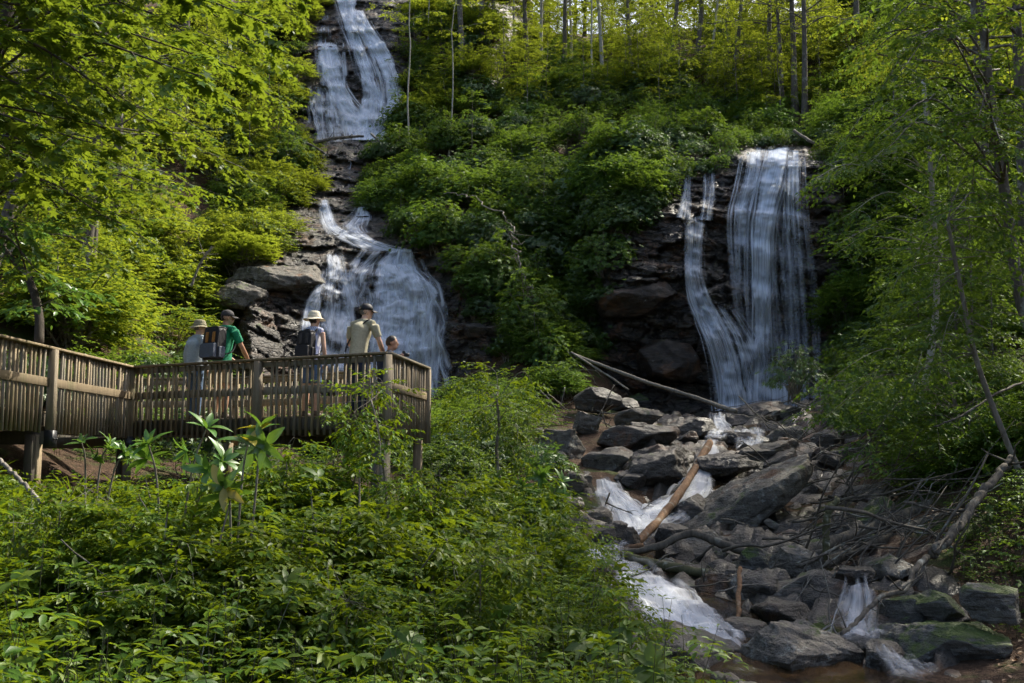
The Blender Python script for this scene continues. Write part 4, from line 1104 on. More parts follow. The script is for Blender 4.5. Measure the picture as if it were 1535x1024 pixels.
def hand(w, d, side, curl=.5):
    """palm and five bent fingers starting at wrist w, pointing along d"""
    d = nrm(np.asarray(d, float)); z = np.array([0, 0, 1.]); s = nrm(np.cross(d, z) + 1e-6) ; n = np.cross(s, d)
    out = [ell(w + d * .045, (.036, .036, .03), 2)]
    for k, l in zip((-1.5, -.5, .5, 1.5), (.062, .074, .078, .068)):
        b = w + d * .075 + s * k * .021
        out.append(limb([b - d * .02, b + d * l * .5 - n * curl * .012, b + d * l * .8 - n * curl * .045], (.0105, .0095, .008), 6, 6))
    b = w + d * .03 + s * side * .03
    out.append(limb([b, b + s * side * .025 + d * .02, b + s * side * .025 + d * .05 - n * .02], (.013, .011, .009), 6, 6))
    return out

M['skin_a'] = plain_mat('skin_tan', (0.42, 0.235, 0.15), .5, .08)
M['skin_b'] = plain_mat('skin_light', (0.55, 0.34, 0.24), .5, .08)
M['hair'] = plain_mat('hair_dark', (0.02, 0.016, 0.013), .5, .3, 90)
M['hair_grey'] = plain_mat('hair_grey', (0.13, 0.12, 0.11), .6, .3, 90)
M['green'] = plain_mat('green_cotton', (0.012, 0.20, 0.10), .85)
M['chambray'] = plain_mat('pale_blue_cotton', (0.36, 0.42, 0.47), .85)
M['denim'] = plain_mat('denim', (0.10, 0.16, 0.27), .85, .2)
M['khaki'] = plain_mat('khaki_cotton', (0.36, 0.335, 0.235), .85)
M['navy'] = plain_mat('navy_cotton', (0.022, 0.03, 0.055), .85)
M['olive'] = plain_mat('olive_felt', (0.27, 0.245, 0.16), .9)
M['cream'] = plain_mat('cream_cotton', (0.66, 0.60, 0.47), .9)
M['cap_grey'] = plain_mat('charcoal_cotton', (0.05, 0.048, 0.05), .8)
M['black'] = plain_mat('black_nylon', (0.018, 0.018, 0.021), .6)
M['pack_grey'] = plain_mat('slate_nylon', (0.085, 0.10, 0.135), .6)
M['pack_orange'] = plain_mat('rust_nylon', (0.33, 0.15, 0.035), .6)
M['tan_shorts'] = plain_mat('tan_cotton', (0.30, 0.23, 0.15), .85)
M['shoe'] = plain_mat('brown_leather', (0.07, 0.05, 0.035), .6)
def stripe_mat():
    n = N('striped_jersey'); o = n.obj(); sp = n.n('SeparateXYZ'); n.l(o, sp.inputs[0])
    f = n.math('SINE', n.math('MULTIPLY', sp.outputs[0], 190.0))
    c = n.mix(n.mapr(f, .1, .5), (0.62, 0.64, 0.72), (0.24, 0.28, 0.48))
    return n.done(n.pbr(c, .85, .3))
M['stripe'] = stripe_mat()

def person(name, px, Y, H, face, label, shirt, pants, skin, hair, sleeve='short', lean=0.0, arms='rail', head_turn=0.0, zoff=0.0, shorts=False, female=False, headdown=0.0, crouch=0.0):
    """local frame: x right, y forward, z up; face = heading of +y"""
    c = at(px, 600, Y); g = thing('person', (c[0], c[1], DZ + zoff), label, 'person', 'visitors on the viewing deck', face)
    k = H / 1.78; sw = .185 if female else .205
    def L(x, y, z): return np.array([x, y + lean * max(0, z - .95) ** 1.15, z - crouch]) * k
    hipw = .095
    # ---- joints
    sh = [L(-sw, 0, 1.43), L(sw, 0, 1.43)]
    if arms == 'rail':
        el = [L(-sw - .06, .12, 1.17), L(sw + .07, .14, 1.17)]; wr = [np.array([-.14 * k, .42 + lean * .35, 1.02]), np.array([.17 * k, .42 + lean * .35, 1.0])]
    elif arms == 'camera':
        el = [L(-sw - .05, .14, 1.2), L(sw + .05, .14, 1.2)]; wr = [np.array([-.06, .20, (1.43 - crouch) * k]), np.array([.075, .20, (1.43 - crouch) * k])]
    else:
        el = [L(-sw - .06, -.02, 1.15), L(sw + .06, -.02, 1.15)]; wr = [L(-sw - .04, .06, .9), L(sw + .04, .06, .9)]
    neck = L(0, .0, 1.50); hd = L(0, .025, 1.66) + np.array([0, .02 * headdown, -.02 * headdown])
    knee = [np.array([s * hipw, .01 + crouch * .55, .50 - crouch * .25]) * k for s in (-1, 1)]; ank = [np.array([s * hipw * 1.1, -.02, .09]) * k for s in (-1, 1)]; hip = [np.array([s * hipw, 0, .90 - crouch]) * k for s in (-1, 1)]
    tor = [L(0, 0, .92), L(0, 0, 1.05), L(0, -.01, 1.22), L(0, -.005, 1.36), L(0, 0, 1.46)]
    trx = np.array([.165, .15 if female else .16, .165, .185, .10]) * k
    rot = Matrix.Rotation(head_turn, 3, 'Z')
    hr = lambda v: hd + np.array(rot @ Vector(v)) * k
    # ---- body
    parts = [ell(hr((0, 0, .02)), np.array((.077, .096, .105)) * k, 3), ell(hr((0, .035, -.055)), np.array((.056, .06, .062)) * k, 2),
             limb([hr((0, .09, .02)), hr((0, .115, -.02)), hr((0, .098, -.035))], np.array((.012, .016, .012)) * k, 5, 6),
             ell(hr((0, .088, -.062)), np.array((.024, .012, .012)) * k, 2),
             ell(hr((-.079, -.005, 0)), np.array((.012, .022, .032)) * k, 2), ell(hr((.079, -.005, 0)), np.array((.012, .022, .032)) * k, 2),
             limb([L(0, -.01, 1.42), neck, hr((0, -.01, -.06))], np.array((.075, .056, .056)) * k, 6, 10),
             limb(tor, trx * .93, 12, 14, (1, .62))]
    for i, s in enumerate((-1, 1)):
        parts += [limb([sh[i], (sh[i] + el[i]) / 2, el[i], (el[i] * .45 + wr[i] * .55), wr[i]], np.array((.055, .05, .042, .04, .028)) * k * (.85 if female else 1), 14, 10),
                  limb([hip[i], knee[i], (knee[i] + ank[i]) / 2, ank[i]], np.array((.085, .058, .056, .036)) * k, 14, 10)]
        parts += hand(wr[i], wr[i] - el[i] + np.array([-s * .05, .1, 0]), -s)
        parts += [ell(ank[i] + np.array([0, .06, -.05]) * k, np.array((.045, .12, .035)) * k, 2)]
    V, Fc = blob(parts, .0115, 3); ob('body', pm(V, Fc, 'body', skin), g)
    # ---- eyes
    for s in (-1, 1):
        V, F3 = ell(hr((s * .032, .084, .015)), np.array((.011, .008, .008)) * k, 2); ob('eye', mk('eye', V, F3, M['black'], True), g)
    # ---- shirt
    parts = [limb(tor, (trx + np.array([.022, .02, .02, .018, .012])), 14, 18, (1, .66)), limb([L(0, 0, .84), L(0, 0, .97)], np.array((.178, .178)) * k, 5, 18, (1, .68)),
             limb([sh[0] + (0, 0, .02), L(0, -.01, 1.48), sh[1] + (0, 0, .02)], np.array((.06, .07, .06)) * k, 8, 12)]
    for i in (0, 1):
        if sleeve == 'short': e = sh[i] + (el[i] - sh[i]) * .72; parts.append(limb([sh[i], e], np.array((.074, .066)) * k, 6, 12))
        elif sleeve == 'long': parts.append(limb([sh[i], el[i], wr[i]], np.array((.072, .056, .042)) * k, 14, 12))
    V, Fc = blob(parts, .014, 4)
    V = V + (0.006 * fbm(V * 14, 2, int(px)))[:, None] * nrm(V * np.array([1, 1, .1]))
    ob('shirt', pm(V, Fc, 'shirt', shirt), g)
    # ---- trousers or shorts
    parts = [limb([L(0, 0, .86), L(0, 0, 1.0)], np.array((.168, .158)) * k, 6, 16, (1, .66))]
    for i in (0, 1):
        parts.append(limb([hip[i], knee[i] + (hip[i] - knee[i]) * .2], np.array((.1, .088)) * k, 8, 12) if shorts else limb([hip[i], knee[i], ank[i]], np.array((.1, .075, .065)) * k, 12, 12))
    V, Fc = blob(parts, .015, 4); ob('shorts' if shorts else 'trousers', pm(V, Fc, 'trousers', pants), g)
    for i in (0, 1):
        V, Fc = blob([ell(ank[i] + np.array([0, .06, -.045]) * k, np.array((.052, .135, .045)) * k, 2), limb([ank[i] + (0, 0, -.05), ank[i] + (0, 0, .03)], (.05 * k, .048 * k), 4, 10)], .015, 3)
        ob('shoe', pm(V, Fc, 'shoe', 'shoe'), g)
    # ---- hair: shell over the back and top of the skull
    V, F3 = ico(3); keep = (V[:, 2] > -.15 + .9 * np.clip(V[:, 1], -.3, 1)) | ((V[:, 1] < -.05) & (V[:, 2] > (-.95 if female else -.62)))
    m = keep[F3].all(1)
    W = V * np.array((.085, .104, .112)) * k; W += nrm(V) * (.006 * fbm(V * 9, 2, 3))[:, None]
    W = np.array([np.array(rot @ Vector(v)) for v in W]) + hd + np.array([0, 0, .022]) * k
    hm = mk('hair', W, F3[m], M[hair], True); ob('hair', hm, g)
    return g, dict(k=k, hd=hd, rot=rot, L=L, sh=sh, g=g, hr=hr)

def lathe(prof, ns=28, wav=0.0, seed=0, oval=1.15):
    a = np.arange(ns) / ns * 2 * math.pi
    V = []
    for i, (r, z) in enumerate(prof):
        w = wav * (i / len(prof)) * np.sin(a * 3 + seed) * 1.0
        V.append(np.stack([r * np.cos(a), r * np.sin(a) * oval, z + w], -1))
    V = np.concatenate(V); nr = len(prof)
    i = np.arange(nr - 1)[:, None]; j = np.arange(ns)[None]
    return V, np.stack([i * ns + j, i * ns + (j + 1) % ns, (i + 1) * ns + (j + 1) % ns, (i + 1) * ns + j], -1).reshape(-1, 4)
def wear(info, V): return np.array([np.array(info['rot'] @ Vector(v)) for v in V]) * info['k'] + info['hd']
def bucket_hat(info, mat, brim=.16):
    V, F = lathe([(.002, .155), (.05, .153), (.08, .14), (.092, .11), (.1, .06), (.105, .045), (.125, .03), (brim, .008), (brim + .012, .0), (brim, .002), (.12, .022), (.1, .036)], 32, .014, 1.2)
    o = ob('hat', mk('hat', wear(info, V), F, M[mat], True), info['g'])
    V, F = lathe([(.1005, .075), (.105, .072), (.108, .05), (.1055, .048)], 32); ob('hat_band', mk('hat_band', wear(info, V), F, M[mat]), o)
def ball_cap(info, mat, logo=False):
    V, F = lathe([(.002, .14), (.03, .138), (.06, .125), (.082, .1), (.093, .065), (.096, .03), (.09, .028)], 28, oval=1.16)
    o = ob('cap', mk('cap', wear(info, V), F, M[mat], True), info['g'])
    V, F = lathe([(.002, .149), (.008, .147), (.011, .141), (.009, .137)], 10, oval=1); ob('button', mk('button', wear(info, V), F, M[mat], True), o)
    a = np.linspace(-1.1, 1.1, 13); rows = []
    for s, dz in ((0, .034), (.5, .03), (1, .012)):
        rows.append(np.stack([np.sin(a) * (.093 + .004 * s), .108 * np.cos(a) + .085 * s * np.cos(a * .8), np.full(13, dz) - .02 * (np.abs(a) ** 2) * .5], -1))
    V = np.concatenate(rows); V = np.concatenate([V, V - np.array([0, 0, .006])]); G = grid_faces(3, 13)
    ob('visor', mk('visor', wear(info, V), np.concatenate([G, G[:, ::-1] + 39]), M[mat], True), o)
    if logo:
        V, F = box((-.028, -.1135, .052), (.028, -.1115, .062)); ob('lettering', mk('lettering', wear(info, V), F, M['cream']), o)
def rbox(c, s, r=.03, n=6):
    V, F = ico(3); s = np.asarray(s) / 2
    W = np.sign(V) * np.abs(V) ** .38; W = W / np.abs(W).max(1, keepdims=True) * 1.0 * (np.abs(V).max(1, keepdims=True) ** 0) 
    W = np.sign(V) * np.minimum(np.abs(V) * 1.55, 1.0); return W * s + np.asarray(c), F
def backpack(info, label, m_main, m_pocket, m_trim, sz=(.30, .17, .48), lean=0.0):
    g = info['g']; k = info['k']
    t = thing('backpack', tuple(g.location), label, 'backpack', rz=g.rotation_euler[2])
    L = info['L']
    def put(nm, c, s, mat, par=t):
        V, F = rbox((0, 0, 0), s); V = V + np.array(c)
        V = np.stack([V[:, 0], V[:, 1] + lean * np.maximum(0, V[:, 2] - .95) ** 1.15, V[:, 2]], -1) * k
        return ob(nm, mk(nm, V, F, M[mat], True), par)
    put('pack_body', (0, -.115 - sz[1] / 2, 1.20), sz, m_main)
    lo = put('front_pocket', (0, -.115 - sz[1] - .02, 1.09), (sz[0] * .92, .10, sz[2] * .46), m_pocket)
    put('top_lid', (0, -.115 - sz[1] * .5, 1.20 + sz[2] * .47), (sz[0] * .9, sz[1] * .95, .10), m_main)
    for s in (-1, 1):
        put('side_pocket', (s * sz[0] * .5, -.115 - sz[1] * .5, 1.07), (.05, sz[1] * .7, .18), m_pocket)
        put('trim', (s * sz[0] * .22, -.115 - sz[1] - .005, 1.31), (.05, .025, .17), m_trim)
        pts = [(s * .10, -.13, 1.40), (s * .12, -.03, 1.505), (s * .13, .075, 1.44), (s * .135, .125, 1.28), (s * .155, .04, 1.10), (s * .15, -.12, 1.04)]
        V, F, C = tube(smooth_path([L(*p) for p in pts], 24), .02 * k, 6, True, ell=(1.2, .5))
        ob('shoulder_strap', mk('shoulder_strap', V, [F, C], M['black'], True), t)
    put('haul_loop', (0, -.15, 1.47), (.06, .03, .03), 'black')
    return t

g1, i1 = person('person', 291, 18.35, 1.70, R(-38), 'person in an olive bucket hat and pale blue long sleeved shirt', 'chambray', 'denim', 'skin_b', 'hair_grey', 'long', .06, 'side', R(-25))
bucket_hat(i1, 'olive')
g2, i2 = person('person', 331, 17.95, 1.83, R(-28), 'person in a green t-shirt and charcoal cap with one arm on the rail', 'green', 'tan_shorts', 'skin_a', 'hair', 'short', .10, 'rail', R(-35), shorts=True)
ball_cap(i2, 'cap_grey')
backpack(i2, 'slate grey backpack with rust orange trim on the green t-shirt', 'black', 'pack_grey', 'pack_orange', (.32, .19, .50), .10)
g3, i3 = person('person', 466, 17.3, 1.70, R(-22), 'person in a cream sun hat and striped sleeveless top', 'stripe', 'denim', 'skin_b', 'hair', 'none', .05, 'side', R(-15), shorts=True, female=True)
bucket_hat(i3, 'cream', .165)
backpack(i3, 'small black backpack on the striped sleeveless top', 'black', 'black', 'cap_grey', (.27, .15, .42), .05)
g4, i4 = person('person', 535, 17.05, 1.82, R(-25), 'person in a khaki shirt and black cap leaning on the rail', 'khaki', 'navy', 'skin_b', 'hair_grey', 'short', .30, 'rail', R(-30))
ball_cap(i4, 'black', True)
V, F, C = tube(smooth_path([i4['L'](-.21, -.05, 1.02), i4['L'](-.10, -.145, 1.18), i4['L'](.03, -.15, 1.36), i4['L'](.13, -.06, 1.52), i4['L'](.14, .08, 1.44), i4['L'](-.05, .16, 1.2)], 24), .012, 6)
ob('bag_strap', mk('bag_strap', V, [F, C], M['black'], True), g4)
g5, i5 = person('person', 581, 17.35, 1.70, R(-78), 'dark haired person stooping with a camera at the corner of the deck', 'navy', 'navy', 'skin_a', 'hair', 'short', .05, 'camera', R(-5), crouch=.40)
t = thing('camera_body', tuple(g5.location), 'small black camera held up at the corner of the deck', 'camera', rz=g5.rotation_euler[2])
c0 = np.array([0.005, .25, (1.47 - .40) * i5['k']])
V, F = rbox(c0, (.12, .05, .08)); ob('case', mk('case', V, F, M['black'], True), t)
V, F, C = tube([c0 + (0, .02, 0), c0 + (0, .09, 0)], .03, 14); ob('lens', mk('lens', V, [F, C], M['black'], True), t)
V, F = rbox(c0 + (0, 0, .045), (.05, .04, .03)); ob('viewfinder', mk('viewfinder', V, F, M['black'], True), t)

# ------------------------------------------------------------------ foliage
def tmpl_lo(w=.5):
    return np.array([(0, 0, 0), (.42, .5 * w, .07), (1, 0, -.10), (.42, -.5 * w, .07)]), np.array([(0, 3, 2), (0, 2, 1)])
def tmpl_mid(w=.5):
    V = np.array([(0, 0, 0), (.5, 0, -.02), (1, 0, -.16), (.2, .34 * w, .03), (.58, .44 * w, .05), (.2, -.34 * w, .03), (.58, -.44 * w, .05)])
    return V, np.array([(0, 1, 3), (3, 1, 4), (4, 1, 2), (0, 5, 1), (5, 6, 1), (6, 2, 1)])
def tmpl_maple():
    ang = [180, 125, 92, 58, 32, 0]; rad = [.28, .56, .28, .64, .33, .74]
    up = [(r * math.cos(R(a)), r * math.sin(R(a)), .05 * math.sin(R(a)) - .10 * r * max(0, math.cos(R(a)))) for a, r in zip(ang, rad)]
    o = up + [(x, -y, z) for x, y, z in up[1:-1][::-1]]
    V = np.array([(0, 0, 0)] + o); V[:, 0] += .28; n = len(o)
    return V, np.array([(0, 1 + (i + 1) % n, 1 + i) for i in range(n)])
def tmpl_long(w=.26):
    """long leathery leaf, arched"""
    xs = [0, .15, .4, .7, 1.0]; ws = [.12, .7, 1.0, .85, 0]; zs = [0, .03, .03, -.03, -.14]
    V = [(x, 0, z) for x, z in zip(xs, zs)] + [(x, .5 * w * q, z + .035 * q) for x, q, z in zip(xs[:4], ws, zs)] + [(x, -.5 * w * q, z + .035 * q) for x, q, z in zip(xs[:4], ws, zs)]
    F = []
    for i in range(3): F += [(i, i + 1, 5 + i), (5 + i, i + 1, 6 + i), (i, 9 + i, i + 1), (9 + i, 10 + i, i + 1)]
    F += [(3, 4, 8), (3, 12, 4)]
    return np.array(V), np.array(F)

class Fol:
    def __init__(s): s.p = []; s.d = []; s.u = []; s.s = []
    def add(s, p, d, u, sc):
        s.p.append(p); s.d.append(d); s.u.append(np.broadcast_to(u, p.shape)); s.s.append(np.broadcast_to(sc, (len(p),)))
    def count(s): return sum(len(p) for p in s.p)
    def build(s, tmpl):
        TV, TF = tmpl
        p = np.concatenate(s.p); d = nrm(np.concatenate(s.d)); u = np.concatenate(s.u); sc = np.concatenate(s.s)
        sd = nrm(np.cross(u, d)); n = np.cross(d, sd)
        V = p[:, None] + sc[:, None, None] * (TV[None, :, :1] * d[:, None] + TV[None, :, 1:2] * sd[:, None] + TV[None, :, 2:3] * n[:, None])
        F = (np.arange(len(p)) * len(TV))[:, None, None] + TF[None]
        return V.reshape(-1, 3), F.reshape(-1, TF.shape[1])

Zv = np.array([0, 0, 1.])
def spray(fol, p0, d, L, n, size, rng, ang=52, flat=.3, droop=.15):
    """twig with leaves alternating left and right in one plane"""
    t = np.linspace(.12, 1, n); d = nrm(np.asarray(d, float)); s = nrm(np.cross(d, Zv) + 1e-6)
    P = p0 + d * (L * t)[:, None]; P[:, 2] -= droop * L * t ** 2
    sg = np.where(np.arange(n) % 2, 1.0, -1.0)[:, None]; a = R(ang) * rng.uniform(.75, 1.25, n)[:, None]; a[-1] = 0
    D = np.cos(a) * d + np.sin(a) * sg * s + rng.normal(size=(n, 3)) * .16; D[:, 2] -= .22
    U = Zv + rng.normal(size=(n, 3)) * flat
    fol.add(P, D, U, size * rng.uniform(.7, 1.2, n) * (1 - .2 * t))
def whorl(fol, p0, axis, n, size, rng, open_=.25):
    axis = nrm(np.asarray(axis, float)); r = nrm(np.cross(axis, rng.normal(size=3))); q = np.cross(axis, r)
    a = np.arange(n) / n * 6.283 + rng.uniform(0, 6.28) + rng.normal(size=n) * .2
    rad = np.cos(a)[:, None] * r + np.sin(a)[:, None] * q
    fol.add(p0 + axis * rng.uniform(-.1, .1, n)[:, None] * size, rad + axis * (open_ + rng.normal(size=n) * .22)[:, None] - Zv * .12, axis + rng.normal(size=(n, 3)) * .2, size * rng.uniform(.75, 1.15, n))
def branch_path(p0, d, L, n, rng, curve=.15, droop=.1):
    t = np.linspace(0, 1, n)[:, None]
    d = nrm(np.asarray(d, float)); w = rng.normal(size=3) * curve; w2 = rng.normal(size=3) * curve * .5
    P = p0 + d * L * t + w * L * t * (1 - t) + w2 * L * np.sin(t * 6) * .25
    P[:, 2] -= droop * L * (t ** 2)[:, 0]
    return P
def leafy_limb(wood, fol, P, r0, rng, sub_len=.9, sp=.22, leaf=.12, nl=9, twigs=3, start=.25, ns=5, tw=True):
    """limb along path P carrying flat side branches"""
    n = len(P); seg = np.linalg.norm(np.diff(P, axis=0), axis=1); L = seg.sum(); cum = np.concatenate([[0], np.cumsum(seg)]) / L
    add_tube(wood, P, np.linspace(r0, r0 * .2, n), ns, caps=False)
    m = max(4, int(L * (1 - start) / sp))
    for i in range(m):
        t = start + (1 - start) * (i + rng.uniform(.2, .8)) / m
        k = min(np.searchsorted(cum, t), n - 1); k = max(k, 1); f = (t - cum[k - 1]) / max(cum[k] - cum[k - 1], 1e-6)
        p = P[k - 1] + (P[k] - P[k - 1]) * f; d = nrm(P[k] - P[k - 1]); s = nrm(np.cross(d, Zv) + 1e-6) * (1 if i % 2 else -1)
        l = sub_len * (1.15 - .65 * t) * rng.uniform(.6, 1.25)
        dd = nrm(d * .6 + s * .85 + rng.normal(size=3) * np.array([.25, .25, .2]) - Zv * .08)
        Q = branch_path(p, dd, l, 5, rng, .15, .12)
        if tw: add_tube(wood, Q, np.linspace(r0 * .22, r0 * .06, 5), 3, caps=False)
        spray(fol, Q[0], Q[-1] - Q[0], l, nl, leaf, rng)
        for j in range(twigs):
            q = Q[0] + (Q[-1] - Q[0]) * rng.uniform(.3, .95); ds = nrm(dd + nrm(np.cross(dd, Zv)) * (1 if j % 2 else -1) * rng.uniform(.5, 1.0) + rng.normal(size=3) * .15)
            spray(fol, q, ds, l * rng.uniform(.3, .5), max(4, nl // 2 + 1), leaf, rng)
    spray(fol, P[-2], P[-1] - P[-2], .35, 6, leaf, rng)

def lump_points(n, r, rng, seed, shell=.45, zmin=-.1):
    """points near the surface of an uneven dome"""
    d = nrm(rng.normal(size=(n * 2, 3))); d = d[d[:, 2] > zmin][:n]
    rad = (1 - shell * rng.random(len(d)) ** 1.6) * (1 + .55 * fbm(d * 2.4 + seed, 3, seed)) * np.where(rng.random(len(d)) < .1, rng.uniform(1.1, 1.4, len(d)), 1.0)
    return d * rad[:, None] * np.asarray(r), d

def shrub_mesh(kind, r, n, leaf, seed, lm, tmpl, bark='twig', stems=9):
    """dense shrub: a lumpy mound of leaf clusters carried by stems"""
    rng = np.random.default_rng(seed); fol = Fol(); wood = MB()
    P, D = lump_points(n, r, rng, seed); P[:, 2] += r[2] * .25
    for i in range(len(P)):
        if kind == 'whorl': whorl(fol, P[i], D[i] * .8 + Zv * .7 + rng.normal(size=3) * .3, rng.integers(7, 11), leaf, rng)
        else:
            h = np.array([D[i, 0], D[i, 1], .08]) + rng.normal(size=3) * .4; h[2] *= .35
            spray(fol, P[i] - nrm(h) * .2, h, rng.uniform(.35, .7) * min(1, r[0]), rng.integers(8, 13), leaf, rng)
    for i in rng.choice(len(P), min(stems * 3, len(P)), False):
        b = np.array([rng.normal() * .12 * r[0], rng.normal() * .12 * r[1], -.3])
        Q = smooth_path([b, b * .4 + P[i] * .45 + np.array([0, 0, .15 * r[2]]), P[i]], 7)
        add_tube(wood, Q, np.linspace(.022, .006, 7) * max(.7, r[2]), 4, caps=False)
    V, F = fol.build(tmpl); mb = MB(); mb.add(V, F, 0)
    Vw, Fw, _ = wood.arrays()
    for f in Fw: pass
    mb.add(Vw, Fw[0], 1)
    return mb.mesh('shrub', [M[lm], M[bark]])

SH = {}
for k in range(4):
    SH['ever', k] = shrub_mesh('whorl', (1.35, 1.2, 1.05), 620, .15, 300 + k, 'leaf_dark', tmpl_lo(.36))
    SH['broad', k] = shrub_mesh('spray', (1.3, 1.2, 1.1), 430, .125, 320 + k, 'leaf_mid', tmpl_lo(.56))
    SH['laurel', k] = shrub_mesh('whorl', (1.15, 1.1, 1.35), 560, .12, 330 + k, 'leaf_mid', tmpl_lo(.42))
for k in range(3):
    SH['sun', k] = shrub_mesh('spray', (1.5, 1.4, 1.5), 460, .16, 340 + k, 'leaf_sunlit_tint', tmpl_lo(.58))
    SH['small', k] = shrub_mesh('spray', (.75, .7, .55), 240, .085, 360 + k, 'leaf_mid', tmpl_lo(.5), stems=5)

FALLS = [[(440, -10), (620, -10), (618, 150), (600, 195), (590, 210), (560, 240), (545, 290), (600, 350), (650, 385), (705, 430), (780, 480), (800, 600), (430, 600), (330, 560), (345, 440), (395, 395), (450, 390), (425, 290), (430, 210)],
         [(1000, 250), (1100, 205), (1250, 195), (1262, 330), (1262, 560), (1240, 640), (870, 640), (870, 570), (915, 480), (920, 420), (960, 360)]]
def region(n, poly, seed, pad=True):
    rng = np.random.default_rng(seed); xs = [p[0] for p in poly]; ys = [p[1] for p in poly]; out = []
    while len(out) < n:
        p = (rng.uniform(min(xs), max(xs)), rng.uniform(min(ys), max(ys)))
        if in_poly(*p, poly) and not (pad and any(in_poly(p[0], p[1] - 12, f) for f in FALLS)): out.append(p)
    return np.array(out)
def surf(q, y0=5):
    """nearest of terrain and rock face seen at picture points q"""
    Q, okh = hit(q[:, 0], q[:, 1], y0)
    for c in (cliff_l, cliff_r):
        ins = (q[:, 0] > c.xs[0]) & (q[:, 0] < c.xs[-1]) & (q[:, 1] > c.ys[0]) & (q[:, 1] < c.ys[-1])
        D = c.depth(q[:, 0], q[:, 1]); use = ins & (D < Q[:, 1])
        Q[use] = at(q[use, 0], q[use, 1], D[use]); okh = okh | use
    return Q, okh
KIND = {'ever': ('evergreen_shrub', 'dark evergreen shrub'), 'broad': ('leafy_shrub', 'green leafy shrub'), 'laurel': ('laurel_shrub', 'glossy leaved laurel shrub'), 'sun': ('understory_shrub', 'yellow green shrub with sunlit tint'), 'small': ('low_shrub', 'low leafy shrub')}
def scatter(poly, n, kinds, sizes, label, group, seed, cat='shrub', name='shrub', y0=5, sink=.1, ymin=0, ymax=200, places=(', upper left part', ', upper right part', ', lower left part', ', lower right part'), pad=True):
    rng = np.random.default_rng(seed + 1); q = region(n, poly, seed, pad); Q, okh = surf(q, y0)
    cxm, cym = np.median(q[:, 0]), np.median(q[:, 1])
    for i in range(len(Q)):
        if not okh[i] or not (ymin <= Q[i, 1] <= ymax): continue
        k = kinds[rng.integers(len(kinds))]; ks = [x for x in SH if x[0] == k]
        s = rng.uniform(*sizes)
        side = places[(0 if q[i, 0] < cxm else 1) + (0 if q[i, 1] < cym else 2)]
        o = ob(KIND[k][0], SH[ks[rng.integers(len(ks))]], loc=(Q[i, 0], Q[i, 1], Q[i, 2] - sink), label=KIND[k][1] + ' ' + label + side, cat=cat, group=group + ', ' + KIND[k][1])
        o.scale = (s * rng.uniform(.85, 1.2), s * rng.uniform(.85, 1.2), s * rng.uniform(.8, 1.2)); o.rotation_euler = (rng.normal() * .12 + .15, rng.normal() * .12, rng.uniform(0, 6.28))
MID = [(600, 190), (700, 150), (900, 120), (1060, 150), (1190, 175), (1190, 215), (1090, 240), (1000, 285), (950, 350), (905, 420), (880, 490), (850, 545), (790, 560), (735, 500), (700, 430), (650, 375), (600, 345), (560, 320), (548, 285), (575, 235)]
scatter(MID, 250, ['ever', 'laurel', 'laurel', 'broad'], (.55, 1.15), 'on the slope between the waterfalls', 'shrubs on the slope between the falls', 51,
        places=(', below the thin saplings', ', left above the right waterfall', ', beside the fan shaped waterfall', ', over the dark cliff edge'))
scatter([(690, 440), (780, 400), (900, 400), (915, 470), (890, 540), (850, 560), (770, 560), (740, 500)], 60, ['ever', 'laurel', 'broad'], (.45, .8), 'hanging over the rock right of the fan shaped waterfall', 'shrubs over the lower rock', 60, places=(', upper side', ', upper side', ', lower edge', ', lower edge'))
scatter([(385, -10), (470, -10), (462, 130), (440, 230), (430, 300), (460, 345), (400, 395), (330, 420)], 46, ['sun', 'broad', 'sun'], (.6, 1.0), 'at the left edge of the waterfalls', 'shrubs left of the waterfalls', 61, places=(' beside the high waterfall', ' beside the high waterfall', ' above the grey rock', ' above the grey rock'))
scatter([(880, 235), (1010, 215), (1100, 212), (1000, 290), (940, 350), (900, 400), (880, 330)], 44, ['ever', 'laurel'], (.5, .9), 'over the top of the dark right cliff', 'shrubs over the right cliff', 62, places=('',) * 4)
scatter([(1255, 230), (1330, 220), (1340, 640), (1270, 640)], 34, ['laurel', 'broad'], (.5, .9), 'at the right edge of the right waterfall', 'shrubs right of the right waterfall', 68, places=(', upper part', ', upper part', ', lower part', ', lower part'))
scatter([(612, -10), (660, -10), (640, 200), (605, 215), (600, 190), (618, 120)], 26, ['sun', 'laurel'], (.5, .9), 'at the right edge of the high waterfall', 'shrubs right of the high waterfall', 69, places=('',) * 4)
scatter([(540, 215), (620, 200), (640, 330), (570, 325), (548, 290)], 24, ['laurel', 'ever', 'broad'], (.4, .8), 'between the high waterfall and the cascade', 'shrubs beside the cascade', 70, places=('',) * 4, pad=False)
scatter([(428, 205), (470, 225), (460, 300), (430, 340)], 12, ['laurel', 'sun'], (.4, .7), 'left of the cascade', 'shrubs left of the cascade', 71, places=('',) * 4, pad=False)
scatter([(440, -10), (482, -10), (458, 60), (452, 130), (440, 130)], 12, ['sun', 'laurel'], (.5, .8), 'over the left edge of the high waterfall', 'shrubs over the high waterfall', 72, places=('',) * 4, pad=False)
scatter([(1060, 205), (1180, 190), (1250, 195), (1262, 230), (1215, 222), (1100, 222)], 22, ['laurel', 'ever'], (.35, .65), 'overhanging the lip of the right waterfall', 'shrubs on the lip of the right waterfall', 73, places=('',) * 4, pad=False)
scatter([(690, 400), (760, 430), (800, 560), (740, 540), (700, 470)], 16, ['laurel', 'ever'], (.35, .6), 'close to the right side of the fan shaped waterfall', 'shrubs beside the fan shaped waterfall', 74, places=('',) * 4, pad=False)
